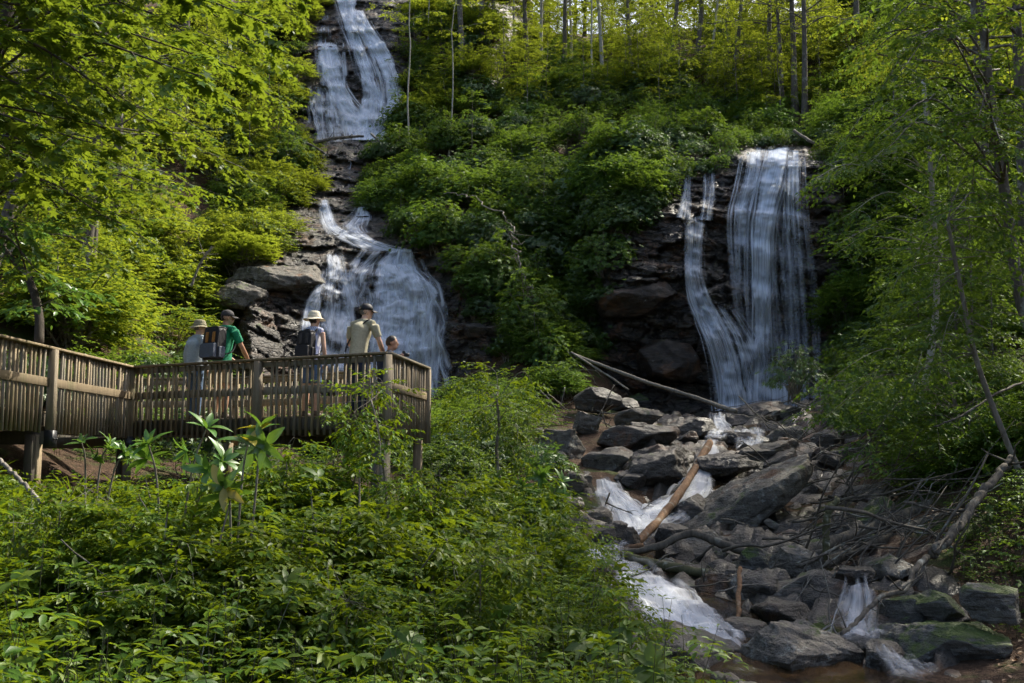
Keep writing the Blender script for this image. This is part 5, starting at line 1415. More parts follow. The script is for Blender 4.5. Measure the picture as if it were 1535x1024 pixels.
scatter([(780, 540), (880, 480), (900, 560), (880, 600), (800, 600)], 12, ['ever', 'broad'], (.5, .8), 'at the foot of the slope between the waterfalls', 'shrubs at the foot of the middle slope', 52, places=('',) * 4)
scatter([(600, 30), (800, 20), (1000, 20), (1240, 40), (1240, 180), (1180, 190), (900, 150), (700, 170), (600, 190)], 85, ['sun', 'sun', 'broad', 'ever'], (.7, 1.2), 'under the hilltop trees', 'shrubs under the hilltop trees', 53,
        places=(', behind the trunks on the left', ', behind the trunks on the right', ', at the feet of the left trunks', ', at the feet of the right trunks'))
scatter([(0, 20), (420, 20), (455, 60), (455, 160), (440, 290), (390, 390), (340, 440), (330, 530), (250, 545), (0, 500)], 140, ['ever', 'laurel', 'sun', 'sun'], (.7, 1.2), 'on the left hillside', 'shrubs on the left hillside', 54, y0=20,
        places=(' behind the canopy, high up', ' close to the high waterfall', ' just above the railing', ' beside the fan shaped waterfall'))
scatter([(1235, 200), (1300, 90), (1535, 40), (1535, 560), (1420, 560), (1300, 600), (1262, 560)], 110, ['broad', 'broad', 'ever'], (.7, 1.25), 'on the right bank', 'shrubs on the right bank', 55, y0=20,
        places=(' beside the top of the right waterfall', ' behind the leaning trunk', ' beside the foot of the right waterfall', ' below the leaning trunk'))
scatter([(1180, -10), (1560, -10), (1560, 120), (1240, 190)], 40, ['broad', 'sun'], (.9, 1.5), 'on the upper right hillside', 'shrubs on the upper right hillside', 59, y0=20, places=(', left side', ', right side') * 2)
scatter([(1260, 590), (1535, 520), (1535, 700), (1420, 740), (1300, 680)], 30, ['broad', 'small'], (.6, 1.0), 'above the debris pile', 'shrubs above the debris pile', 56, y0=15, places=('',) * 4)
scatter([(640, 600), (790, 590), (800, 650), (780, 700), (650, 740)], 20, ['ever', 'broad'], (.5, .85), 'between the deck and the rock pile', 'shrubs between the deck and the rocks', 57, y0=20, ymin=20, places=('',) * 4)
scatter([(0, 560), (330, 540), (500, 600), (640, 590), (640, 700), (0, 680)], 34, ['broad', 'ever', 'small'], (.5, .9), 'behind and under the deck', 'shrubs behind the deck', 58, y0=21, ymin=21, places=('',) * 4)

rng = np.random.default_rng(75)
for i, (px, py, Y, k, s) in enumerate([(1020, 258, 44.6, 'laurel', .55), (1050, 252, 45, 'ever', .5), (1078, 250, 44.8, 'laurel', .5), (1095, 236, 45.6, 'ever', .45), (1085, 222, 47, 'laurel', .6), (1112, 216, 48, 'laurel', .55), (1140, 213, 48.5, 'ever', .5), (1165, 212, 48.5, 'laurel', .55),
        (1186, 208, 49, 'ever', .5), (1232, 236, 44.6, 'laurel', .5), (1248, 222, 45.5, 'laurel', .6), (1240, 205, 47.5, 'ever', .6), (1256, 250, 43.6, 'ever', .55), (1212, 214, 49.5, 'laurel', .5), (1000, 275, 43.6, 'laurel', .55), (975, 300, 43, 'ever', .5)]):
    c = at(px, py, Y); o = ob(KIND[k][0], SH[k, i % 4], loc=(c[0], c[1], c[2] - .35), cat='shrub', label=KIND[k][1] + ' clinging to the ' + ('left' if px < 1110 else 'right' if px > 1200 else 'back') + ' edge of the right waterfall lip', group='shrubs on the waterfall lip, ' + KIND[k][1])
    o.scale = (s, s, s * 1.1); o.rotation_euler = (.2, 0, rng.uniform(0, 6))
# ------------------------------------------------------------------ trees
def tree_parts(H, r0, seed, crown0=.45, n_limbs=16, limb=3.2, leaf=.16, lm='leaf_sunlit_tint', bark='bark', tmpl=None, nl=8, twigs=2, lean=0.0, sub=1.0, sp=.34, up=.35, lowest=None, ns=9):
    rng = np.random.default_rng(seed); wood, tr, fol = MB(), MB(), Fol()
    t = np.linspace(0, 1, 14)
    P = np.stack([lean * H * t ** 1.3 + .028 * H * t ** .6 * fbm(p3(t * 4, seed, 0), 3, seed), .02 * H * t ** .6 * fbm(p3(t * 3, seed + 5, 0), 2, seed), H * t - .4], -1)
    add_tube(tr, P, r0 * (1 - .8 * t) * (1 + .5 * np.exp(-t * 22)), ns, rough=.06, seed=seed)
    for i in range(n_limbs):
        f = crown0 + (1 - crown0) * (i + rng.random()) / n_limbs * .97
        k = f * 13; a = int(k); p = P[a] + (P[min(a + 1, 13)] - P[a]) * (k - a)
        az = i * 2.4 + rng.normal() * .4; d = np.array([math.cos(az), math.sin(az), up + .5 * f * rng.random()])
        L = limb * (1.15 - .75 * (f - crown0) / (1 - crown0 + 1e-6)) * rng.uniform(.75, 1.2)
        Q = branch_path(p, d, L, 9, rng, .22, .22)
        leafy_limb(wood, fol, Q, r0 * .32 * (1.2 - f), rng, sub, sp, leaf, nl, twigs, .2)
    return P, tr, wood, fol, tmpl or tmpl_lo(.6), lm, bark
def tree_proto(name, **k):
    P, tr, wood, fol, tm, lm, bark = tree_parts(**k)
    Vw, Fw, _ = wood.arrays(); tr.add(Vw, Fw[0])
    V, F = fol.build(tm)
    return tr.mesh('trunk', M[bark], True), mk('crown', V, F, M[lm])
TP = {}
for k in range(3):
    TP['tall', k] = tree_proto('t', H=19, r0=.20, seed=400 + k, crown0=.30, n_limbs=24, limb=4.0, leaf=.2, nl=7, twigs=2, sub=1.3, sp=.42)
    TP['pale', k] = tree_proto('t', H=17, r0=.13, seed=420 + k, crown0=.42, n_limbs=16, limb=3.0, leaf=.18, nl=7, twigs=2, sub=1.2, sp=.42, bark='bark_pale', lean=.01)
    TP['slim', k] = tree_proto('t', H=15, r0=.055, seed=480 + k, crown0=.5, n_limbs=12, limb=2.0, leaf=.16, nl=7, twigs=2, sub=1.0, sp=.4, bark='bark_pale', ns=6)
    TP['under', k] = tree_proto('t', H=5.5, r0=.045, seed=440 + k, crown0=.18, n_limbs=20, limb=1.9, leaf=.13, nl=9, twigs=3, sub=.8, sp=.24, lm='leaf_mid', tmpl=tmpl_lo(.56), up=.2, ns=6)
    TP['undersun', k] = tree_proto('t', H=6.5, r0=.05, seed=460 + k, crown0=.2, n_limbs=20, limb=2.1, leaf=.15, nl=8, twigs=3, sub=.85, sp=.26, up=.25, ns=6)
def plant_tree(kind, pos, label, group, seed, s=1.0, tilt=(0, 0), name='tree', rz=None):
    rng = np.random.default_rng(seed); a, b = TP[kind, seed % 3]
    t = thing(name, tuple(pos), label, 'tree', group, rng.uniform(0, 6.28) if rz is None else rz)
    t.rotation_euler[0], t.rotation_euler[1] = tilt
    t.scale = (s * rng.uniform(.9, 1.1),) * 2 + (s * rng.uniform(.92, 1.1),)
    ob('trunk', a, t); ob('crown', b, t); return t
# trunks seen along the hilltop: (px, py of the base, kind, scale, what singles it out)
TR = [(612, 236, 'slim', 1.0, 'thin pale straight sapling just right of the high waterfall'), (672, 228, 'slim', .9, 'thin pale sapling second to the right of the high waterfall'),
      (694, 128, 'tall', 1.1, 'thick grey trunk standing left of the forked pair on the hilltop'), (722, 112, 'tall', 1.0, 'left trunk of the forked pair on the hilltop'),
      (736, 108, 'tall', .95, 'right trunk of the forked pair on the hilltop'), (792, 104, 'tall', .95, 'slightly leaning grey trunk at the middle of the hilltop'),
      (812, 98, 'pale', 1.0, 'slim trunk just right of the leaning middle one'), (846, 100, 'tall', .9, 'dark slim trunk left of the white barked one'), (856, 96, 'pale', .9, 'thin trunk close behind the dark slim one'),
      (888, 134, 'slim', 1.1, 'thin white barked trunk above the middle slope'), (904, 116, 'pale', 1.1, 'straight pale trunk right of the white barked one'),
      (950, 120, 'tall', .7, 'dark sapling trunk right of the straight pale one'), (1002, 112, 'tall', .9, 'tilted trunk left of the curved one on the hilltop'),
      (1042, 106, 'tall', 1.0, 'curved dark trunk leaning right on the hilltop'), (1060, 118, 'pale', .8, 'short trunk right of the curved dark one'), (1098, 130, 'tall', .8, 'slim trunk among yellow leaves right of the curved one'),
      (1152, 152, 'tall', .9, 'dark trunk above the left lip of the right waterfall'), (1176, 168, 'tall', .7, 'thin dark trunk above the right waterfall'), (1192, 168, 'tall', .9, 'left trunk of the close pair above the right waterfall'),
      (1206, 172, 'tall', .95, 'right trunk of the close pair above the right waterfall'), (640, 118, 'slim', .9, 'faint trunk between the saplings beside the high waterfall'), (770, 96, 'pale', .8, 'faint pale trunk right of the forked pair')]
Q, okh = hit([t[0] for t in TR], [t[1] + 8 for t in TR])
for i, (px, py, kd, s, lab) in enumerate(TR):
    til = (0, .12) if 'curved' in lab else (0, .05 * math.sin(i * 2.1))
    plant_tree(kd, Q[i], lab, 'hilltop trees', 500 + i, s, til, rz=0 if 'curved' in lab else None)
rng = np.random.default_rng(61)
n = 0
while n < 54:                                                   # forest behind and above the hilltop
    x, y = rng.uniform(-30, 42), rng.uniform(78, 112)
    if -14 < x < -6 and y < 82: continue
    plant_tree('tall' if rng.random() < .6 else 'pale', (x, y, float(ground_z(x, y))), 'tall forest tree far up behind the hilltop', 'far forest trees', 600 + n, rng.uniform(.8, 1.1)); n += 1
rng = np.random.default_rng(62)
q = region(100, [(600, 10), (1240, 10), (1240, 190), (1180, 200), (900, 160), (610, 200)], 63); Q, okh = hit(q[:, 0], q[:, 1])
for i in range(len(q)):
    plant_tree('undersun', Q[i], 'sunlit understory sapling among the hilltop trunks, ' + ('left side' if q[i, 0] < 760 else 'in the middle' if q[i, 0] < 960 else 'above the right waterfall' if q[i, 0] < 1120 else 'right side') + (', farther up' if q[i, 1] < 90 else ''), 'hilltop saplings', 700 + i, rng.uniform(.55, 1.0), name='sapling')
rng = np.random.default_rng(68)
for i in range(52):
    x, y = rng.uniform(-14, 42), rng.uniform(76, 100)
    if -14 < x < -5 and y < 84: continue
    plant_tree('undersun', (x, y, float(ground_z(x, y))), 'bushy sunlit tree filling the gaps along the crest', 'bushy crest trees', 640 + i, rng.uniform(1.5, 2.2))
q = region(16, MID, 64); Q, okh = hit(q[:, 0], q[:, 1])
for i in range(len(q)):
    plant_tree('under', Q[i], 'small sapling rising from the shrubs between the falls', 'saplings between the falls', 750 + i, rng.uniform(.4, .75), name='sapling')
q = region(24, [(0, 120), (430, 120), (440, 250), (380, 380), (300, 420), (0, 440)], 65); Q, okh = hit(q[:, 0], q[:, 1], 20)
for i in range(len(q)):
    plant_tree('undersun', Q[i], 'sunlit sapling on the left hillside behind the deck', 'saplings on the left hillside', 800 + i, rng.uniform(.7, 1.2), name='sapling')
q = region(26, [(1250, 240), (1535, 200), (1535, 600), (1300, 600), (1265, 500)], 66); Q, okh = hit(q[:, 0], q[:, 1], 20)
for i in range(len(q)):
    plant_tree('under', Q[i], 'layered sapling on the right bank ' + ('close to the waterfall' if q[i, 0] < 1380 else 'near the picture edge') + (', high up' if q[i, 1] < 400 else ', low down'), 'saplings on the right bank', 850 + i, rng.uniform(.6, 1.1), name='sapling')
rng = np.random.default_rng(67)
for i, (x, y, s) in enumerate([(14, 24, 1.0), (16, 31, 1.1), (17, 38, 1.1), (20, 34, 1.2), (21, 47, 1.2), (25, 40, 1.2), (25, 56, 1.2), (22, 66, 1.1), (29, 50, 1.2), (13, 17, .95), (19, 24, 1.1), (24, 30, 1.2), (10.6, 17.5, .85), (12, 21, .95), (14, 14, 1.0), (13, 27, 1.0)]):  # added to shade creek and bank; several trunks stand outside the frame
    plant_tree('tall', (x, y, float(ground_z(x, y))), 'tall shade tree on the steep right hillside', 'tall trees on the right hillside', 900 + i, s)
for i, (x, y, s) in enumerate([(-16, 26, 1.0), (-19, 34, 1.1), (-15, 40, 1.0), (-22, 46, 1.1), (-17, 54, 1.0), (-18, 66, 1.0), (-24, 58, 1.1), (-13.5, 34, .8), (-27, 40, 1.1)]):
    plant_tree('tall', (x, y, float(ground_z(x, y))), 'tall tree on the left hillside behind the canopy', 'tall trees on the left hillside', 930 + i, s)

def reach_tree(trunk, r0, limbs, label, seed, leaf, lm, bark, tmpl, sub, sp, nl=9, twigs=3, start=.2, name='tree', sag=.10, tubes=9):
    """tree whose limbs reach to given points"""
    rng = np.random.default_rng(seed); P = smooth_path(trunk, 16); base = P[0].copy()
    tr, wood, fol = MB(), MB(), Fol()
    add_tube(tr, P, np.linspace(r0, r0 * .55, 16), tubes, rough=.07, seed=seed)
    for i, q in enumerate(limbs):
        q = np.asarray(q, float); d2 = np.linalg.norm(P - q - np.array([0, 0, .5]), axis=1); k = int(np.argmin(d2 + .3 * np.abs(P[:, 2] - q[2])))
        a = P[k]; m = (a + q) / 2 + np.array([0, 0, .16 * np.linalg.norm(q - a)]) + rng.normal(size=3) * .2
        Q = smooth_path([a, m, q], 14); Q[:, 2] -= sag * np.linspace(0, 1, 14) ** 3
        leafy_limb(wood, fol, Q, min(r0 * .22, .03), rng, sub, sp, leaf, nl, twigs, start)
    t = thing(name, tuple(base), label, 'tree')
    Vw, Fw, _ = wood.arrays(); tr.add(Vw, Fw[0])
    ob('trunk', tr.mesh('trunk', M[bark], True, base), t)
    V, F = fol.build(tmpl); ob('crown', mk('crown', V - base, F, M[lm]), t)
    return t
def targets(n, poly, yr, seed):
    rng = np.random.default_rng(seed); q = region(n, poly, seed, False); return [at(p[0], p[1], rng.uniform(*yr)) for p in q]
g_ = lambda x, y: np.array([x, y, float(ground_z(x, y)) - .2])
# overhanging canopy at upper left
reach_tree([g_(-8.2, 10.5), (-7.9, 10.6, 4), (-7.4, 10.8, 7), (-7.0, 11, 10)], .16,
           targets(15, [(0, -40), (400, -60), (440, 60), (350, 150), (200, 220), (60, 300), (0, 330)], (9.5, 12.5), 71) + targets(8, [(0, -400), (420, -400), (460, -60), (0, -60)], (9, 13), 171), 'broad leaved tree overhanging the upper left corner, nearest to the camera', 71, .135, 'leaf_yel', 'bark_dark', tmpl_maple(), .75, .24)
reach_tree([g_(-9.5, 17), (-9.2, 17, 5), (-8.6, 17.2, 8), (-8.2, 17.5, 12)], .16,
           targets(16, [(0, -40), (440, -60), (470, 40), (420, 190), (330, 260), (150, 330), (0, 360)], (14, 18), 72) + targets(8, [(0, 120), (200, 100), (260, 300), (120, 400), (0, 420)], (13, 16), 272) + targets(9, [(0, -350), (480, -350), (480, -60), (0, -60)], (14, 18), 172), 'broad leaved tree arching over the left end of the deck', 72, .135, 'leaf_yel', 'bark_dark', tmpl_maple(), .95, .27)
reach_tree([g_(-11.4, 23), (-11.2, 23, 6), (-10.4, 23.5, 10), (-10, 24, 14)], .18,
           targets(20, [(60, -40), (530, -50), (505, 50), (455, 250), (440, 360), (330, 330), (200, 400), (60, 380)], (20, 26), 73) + targets(8, [(100, -260), (500, -260), (500, -60), (100, -60)], (20, 26), 173), 'broad leaved tree beside the high waterfall, its crown edging the falls', 73, .15, 'leaf_yel', 'bark', tmpl_maple(), 1.15, .30)
reach_tree([g_(-12, 30), (-12, 30, 8), (-11.6, 30, 13), (-11, 30.5, 18)], .2,
           targets(20, [(0, -40), (460, -50), (470, 60), (440, 230), (300, 300), (0, 330)], (27, 33), 74), 'sunlit tree behind the overhanging branches on the left', 74, .17, 'leaf_yel', 'bark', tmpl_lo(.8), 1.4, .34)
reach_tree([at(58, 520, 15), at(58, 470, 15.2), at(44, 420, 15.6), at(20, 390, 16), at(-30, 330, 16.4)], .07,
           targets(7, [(0, 300), (160, 330), (180, 420), (90, 480), (0, 470)], (13.5, 17), 75), 'bent dark trunked small tree rising behind the left railing', 75, .15, 'leaf_rhodo', 'bark_dark', tmpl_mid(.5), .7, .25)
# unseen tree added to shade canopy and deck with limbs above the frame
reach_tree([g_(-10.6, 19.5), (-10.2, 19.6, 7), (-9.4, 20, 12), (-8.2, 20.5, 17)], .24,
           targets(11, [(120, -420), (560, -470), (620, -160), (140, -120)], (16, 23), 191), 'unseen tall tree added left of the deck, its high limbs shading the deck', 191, .17, 'leaf_yel', 'bark', tmpl_lo(.75), 1.5, .36)
# branches reaching in from the right
reach_tree([g_(9.9, 19), at(1536, 470, 19), at(1508, 300, 19), at(1482, 120, 19), at(1466, -40, 19)], .12,
           targets(30, [(1330, -30), (1560, -30), (1560, 420), (1420, 330), (1250, 130), (1260, 20)], (15, 21), 76), 'leaning pale trunked tree at the upper right edge', 76, .135, 'leaf_mid', 'bark', tmpl_mid(.55), 1.0, .27)
reach_tree([g_(8.6, 23.5), at(1402, 480, 23.5), at(1398, 300, 23.5), at(1384, 120, 23.5)], .085,
           targets(26, [(1230, 160), (1420, 120), (1480, 300), (1420, 430), (1240, 400), (1215, 260)], (21, 25), 77), 'slender snapped trunk with wide leaf layers right of the right waterfall', 77, .14, 'leaf_mid', 'bark_pale', tmpl_lo(.56), 1.1, .27)
reach_tree([g_(8.2, 17.2), at(1470, 560, 17), at(1440, 430, 17), at(1420, 330, 16.8)], .05,
           targets(28, [(1270, 330), (1540, 260), (1560, 560), (1440, 600), (1290, 560), (1225, 470)], (14.5, 19), 78), 'small tree with flat leaf layers reaching left towards the right waterfall', 78, .115, 'leaf_mid', 'twig', tmpl_mid(.55), .85, .24)
reach_tree([g_(9.2, 22), at(1440, 640, 21.5), at(1420, 560, 21.5), at(1400, 500, 21.5)], .05,
           targets(22, [(1210, 560), (1330, 520), (1520, 560), (1520, 660), (1300, 680), (1200, 640)], (18, 23), 79), 'low spreading bush over the debris pile', 79, .12, 'leaf_mid', 'twig', tmpl_lo(.56), .8, .22, name='bush')
# layered bushes around the deck and the creek
reach_tree([g_(.0, 18.6), at(745, 690, 18.6), at(748, 640, 18.6), at(745, 600, 18.6)], .035,
           targets(18, [(645, 560), (700, 520), (760, 560), (850, 590), (850, 620), (800, 690), (660, 700)], (17.6, 19.4), 80), 'bright layered bush right of the deck corner', 80, .10, 'leaf_herb', 'twig', tmpl_mid(.5), .6, .17, name='bush')
reach_tree([g_(-1.3, 12.2), at(585, 840, 12.2), at(577, 720, 12.2), at(566, 640, 12.1), at(556, 600, 12.1)], .018,
           targets(16, [(480, 660), (545, 590), (600, 610), (650, 680), (640, 760), (500, 800), (450, 740)], (11.6, 12.8), 81), 'young sapling with layered leaves in front of the deck corner', 81, .075, 'leaf_herb', 'twig', tmpl_mid(.5), .4, .13, name='sapling', start=.1)
reach_tree([g_(.95, 11.2), at(930, 1010, 11.2), at(935, 950, 11.2), at(938, 900, 11.2)], .018,
           targets(12, [(860, 900), (940, 880), (975, 930), (960, 1000), (860, 1010)], (10.6, 11.6), 82), 'bright leafy bush on the creek bank at the bottom', 82, .08, 'leaf_herb', 'twig', tmpl_mid(.42), .35, .13, name='bush', start=.1)
reach_tree([g_(.85, 15.4), at(862, 860, 15.4), at(865, 820, 15.4), at(862, 790, 15.4)], .018,
           targets(12, [(780, 800), (860, 780), (905, 810), (890, 880), (790, 890)], (14.6, 15.8), 83), 'leafy bush overhanging the calm pool', 83, .095, 'leaf_herb', 'twig', tmpl_mid(.45), .4, .14, name='bush', start=.1)
for lab, sx, sy, Y, pl, sd in (('leafy sapling under the middle deck post', 430, 690, 11.6, [(380, 700), (440, 660), (500, 680), (500, 760), (400, 780)], 84), ('leafy sapling left of the deck corner', 500, 690, 12.4, [(450, 690), (500, 640), (550, 670), (550, 760), (460, 770)], 85),
        ('leafy sapling right of the deck corner, in front of the layered bush', 660, 740, 13.0, [(610, 740), (660, 690), (730, 720), (730, 800), (620, 820)], 86), ('leafy sapling in the left brush below the walkway', 90, 760, 10.0, [(20, 760), (90, 720), (170, 750), (160, 830), (30, 840)], 87),
        ('leafy sapling in the middle of the brush', 720, 850, 10.4, [(640, 850), (720, 800), (800, 840), (800, 930), (650, 930)], 88), ('leafy sapling at the bottom left of the brush', 250, 880, 8.6, [(160, 890), (250, 830), (340, 870), (330, 970), (170, 970)], 89),
        ('leafy sapling at the bottom middle of the brush', 520, 900, 8.8, [(430, 900), (520, 840), (610, 880), (600, 980), (440, 980)], 90)):
    q0 = at(sx, sy, Y); reach_tree([g_(q0[0], q0[1]), (q0[0], q0[1], float(ground_z(q0[0], q0[1])) * .5 + q0[2] * .5), q0], .014, targets(13, pl, (Y - .6, Y + .5), sd), lab, sd, .085, 'leaf_herb', 'twig', tmpl_mid(.5), .42, .13, name='sapling', start=.1)
# shrub in front of the right waterfall
for lab, px, py, Y, r, n_, lf, sd in (('grey green willowy shrub standing in front of the right waterfall', 1190, 590, 33.5, (.95, .8, 1.15), 330, .12, 901), ('evergreen shrub with long leaves beside the rocks right of the deck', 820, 715, 21.6, (.5, .45, .45), 90, .16, 902)):
    me = shrub_mesh('whorl', r, n_, lf, sd, 'leaf_dark' if sd == 901 else 'leaf_rhodo', tmpl_long(.2), stems=7)
    c = at(px, py, Y); ob('shrub', me, loc=(c[0], c[1], c[2]), label=lab, cat='shrub')

# ------------------------------------------------------------------ big leaved rhododendrons in front of the deck
LONG = tmpl_long(.34)
def smooth_leaf(w=.36, n=9, curl=.18):
    """a single large leaf with folded midrib"""
    xs = np.linspace(0, 1, n); wd = w * np.sin(np.pi * np.clip(xs, .0, 1) ** .85) ** .8 * .5; wd[0] = .012; wd[-1] = .0
    V = [];
    for x, q in zip(xs, wd):
        z = .06 * math.sin(x * 2.6) - curl * x * x
        V += [(x, q, z + .22 * q), (x, q * .5, z + .07 * q), (x, 0, z), (x, -q * .5, z + .07 * q), (x, -q, z + .22 * q)]
    return np.array(V), grid_faces(n, 5)
LEAFME = {}
for k, (w, c) in enumerate(((.34, .12), (.38, .22), (.30, .05))):
    V, F = smooth_leaf(w, 9, c)
    for m in ('leaf_rhodo', 'leaf_gold'): LEAFME[k, m] = mk('leaf', V, F, M[m], True)
def rhodo(stems, label, seed, gold=0.0, leaf=.2):
    """stems = list of (px,py,Y) tips with (base px,py,Y) -> stem paths, a whorl of separate leaves at each tip"""
    rng = np.random.default_rng(seed); base = at(*stems[0][0]); base[2] = ground_z(base[0], base[1])
    t = thing('rhododendron', tuple(base), label, 'plant')
    for s in stems:
        pts = [at(*q) for q in s]; b = pts[0].copy(); b[2] = float(ground_z(b[0], b[1])) - .05; pts = [b] + pts[1:]
        P = smooth_path(pts, 12); mb = MB(); add_tube(mb, P, np.linspace(.013, .007, 12), 6)
        ob('stem', mb.mesh('stem', M['twig'], True, base), t)
        gd = rng.random() < gold
        for lv in (11, 8):
          ax = nrm(P[lv] - P[lv - 2] + (rng.normal(size=3) * .5 if lv < 11 else 0)); n = int(rng.integers(7, 11)); tip = P[lv] + (ax * rng.uniform(.02, .1) + rng.normal(size=3) * .07 if lv < 11 else 0)
          for i in range(n):
              a = i / n * 6.283 + rng.normal() * .2; r = nrm(np.cross(ax, [1, .2, 0])); q = np.cross(ax, r)
              inner = i % 3 == 0
              d = nrm(r * math.cos(a) + q * math.sin(a) + ax * (rng.uniform(.7, 1.3) if inner else rng.uniform(-.1, .5)))
              x = d; y = nrm(np.cross(ax, x)); z = np.cross(x, y)
              m = Matrix((x, y, z)).transposed().to_4x4()
              o = ob('leaf', LEAFME[int(rng.integers(3)), 'leaf_gold' if gd and lv == 11 and rng.random() < .6 else 'leaf_rhodo'], t)
              sc = leaf * rng.uniform(.75, 1.15) * (.8 if inner else 1)
              o.matrix_local = Matrix.Translation(Vector(tip - base - ax * rng.uniform(0, .03))) @ m @ Matrix.Scale(sc, 4)
rhodo([[(250, 790, 10.4), (236, 730, 10.3), (222, 664, 10.2)], [(262, 790, 10.4), (285, 720, 10.3), (310, 640, 10.2)], [(262, 800, 10.3), (300, 740, 10.1), (335, 690, 10.0)]],
      'large leaved rhododendron with fresh green whorls in front of the deck', 1, .0, .24)
rhodo([[(350, 800, 9.8), (362, 730, 9.7), (372, 662, 9.6)], [(365, 800, 9.8), (385, 720, 9.7), (392, 640, 9.7)], [(350, 810, 9.7), (345, 760, 9.5), (335, 730, 9.3)]],
      'rhododendron with yellowing leaves in front of the deck', 2, 1.0, .24)
rhodo([[(130, 740, 12.4), (128, 700, 12.3), (122, 662, 12.2)], [(140, 740, 12.4), (150, 700, 12.4), (165, 665, 12.4)], [(150, 745, 12.4), (170, 710, 12.3), (190, 680, 12.2)]],
      'low rhododendron under the left side of the deck', 3, .0, .2)
rhodo([[(800, 760, 19), (806, 735, 19), (812, 708, 19)], [(812, 760, 19), (830, 740, 18.9), (842, 722, 18.8)], [(800, 765, 18.8), (790, 745, 18.6), (782, 730, 18.5)]],
      'rhododendron beside the rocks at the left shore of the creek', 5, .0, .26)

# ------------------------------------------------------------------ undergrowth (uncountable ground cover)
def herb_fol(fol, wood, p, h, nl, leaf, rng, kind):
    lean = rng.normal(size=2) * .18; top = p + np.array([lean[0] * h, lean[1] * h, h])
    Q = smooth_path([p, (p + top) / 2 + np.array([0, 0, .03]), top], 5)
    add_tube(wood, Q, np.linspace(.005, .002, 5), 3, caps=False)
    if kind == 0:                                            # opposite leaves up the stem
        t = np.repeat(np.linspace(.3, 1, max(2, nl // 2)), 2); n = len(t); a = rng.uniform(0, 6.28) + np.repeat(np.arange(n // 2) * 1.57, 2) + np.tile([0, math.pi], n // 2)
        P = p + (top - p) * t[:, None]
        fol.add(P, np.stack([np.cos(a), np.sin(a), .12 + rng.normal(size=n) * .25], -1), Zv + rng.normal(size=(n, 3)) * .2, leaf * rng.uniform(.7, 1.15, n) * (1.1 - .35 * t))
    elif kind == 1:                                          # flat sprays
        for k in range(3):
            a = rng.uniform(0, 6.28); spray(fol, p + (top - p) * rng.uniform(.5, 1), (math.cos(a), math.sin(a), .15), h * .6, nl // 2 + 2, leaf, rng)
    elif kind == 2:                                          # whorl on a stalk
        whorl(fol, top, Zv + rng.normal(size=3) * .3, nl // 2 + 3, leaf * 1.15, rng, .1)
    else:                                                    # arching fern-like fronds
        for k in range(3):
            a = rng.uniform(0, 6.28); n = 10; t = np.linspace(.1, 1, n); d = np.array([math.cos(a), math.sin(a), 0]); s = np.array([-d[1], d[0], 0])
            P = p + d * (t * h * .9)[:, None]; P[:, 2] += h * (.9 * t - .55 * t ** 2)
            for sg in (-1, 1):
                fol.add(P, d * .45 + sg * s + rng.normal(size=(n, 3)) * .1, Zv + rng.normal(size=(n, 3)) * .15, leaf * .8 * (1.1 - .85 * t))
def undergrowth(name, pts, hr, leaf, nl, lm, seed, tmpl, label, kinds=(0, 0, 1, 2, 3)):
    rng = np.random.default_rng(seed); fol, wood = Fol(), MB()
    for p in pts: herb_fol(fol, wood, p, rng.uniform(*hr) * (.42 if p[0] < -3.4 and 10.6 < p[1] < 19 else 1), nl, leaf * rng.uniform(.7, 1.3), rng, kinds[rng.integers(len(kinds))])
    V, F = fol.build(tmpl); mb = MB(); mb.add(V, F, 0); Vw, Fw, _ = wood.arrays(); mb.add(Vw, Fw[0], 1)
    ob(name, mb.mesh(name, [M[lm], M['log_moss']]), kind='stuff', label=label)
def ground_pts(n, poly, seed, dens=None):
    """scatter on the ground inside a plan polygon"""
    rng = np.random.default_rng(seed); xs = [p[0] for p in poly]; ys = [p[1] for p in poly]; out = []
    while len(out) < n:
        p = (rng.uniform(min(xs), max(xs)), rng.uniform(min(ys), max(ys)))
        if in_poly(*p, poly): out.append(p)
    a = np.array(out); k = fbm(p3(a[:, 0] * .9, a[:, 1] * .9, seed), 2, seed) > -.28
    a = a[k]; return np.stack([a[:, 0], a[:, 1], ground_z(a[:, 0], a[:, 1])], -1)
for k in range(4): SH['bank', k] = shrub_mesh('spray', (.62, .6, .62), 150, .10, 380 + k, 'leaf_herb', tmpl_mid(.5), stems=5)
for k in range(2): SH['bank', 4 + k] = shrub_mesh('whorl', (.55, .55, .6), 75, .14, 390 + k, 'leaf_herb', tmpl_long(.34), stems=6)
for k in range(4): SH['tallbank', k] = shrub_mesh('spray', (.55, .55, 1.0), 300, .088, 395 + k, 'leaf_herb', tmpl_mid(.48), stems=6)
BANK = [(-6.5, 5.2), (1.1, 5.2), (1.5, 9), (1.3, 12), (1.0, 15), (.9, 19), (.8, 22), (-1.0, 21), (-1.2, 15.5), (-5.5, 16.5), (-7.5, 14.5)]
undergrowth('undergrowth', ground_pts(2700, BANK, 1), (.25, .7), .11, 12, 'leaf_herb', 11, tmpl_mid(.46), 'dense mixed green undergrowth covering the bank in front of the deck')
undergrowth('undergrowth', ground_pts(900, BANK, 2), (.6, 1.1), .115, 16, 'leaf_herb', 12, tmpl_mid(.42), 'taller leafy weeds on the bank in front of the deck', (0, 0, 1))
undergrowth('undergrowth', ground_pts(1300, [(5.0, 9.5), (8, 9.5), (9.5, 18), (7.5, 22), (6.6, 16.5), (5.6, 13.8), (6.2, 12.2)], 3), (.15, .5), .085, 10, 'leaf_mid', 13, tmpl_mid(.5), 'green undergrowth on the right bank beside the mossy boulders')
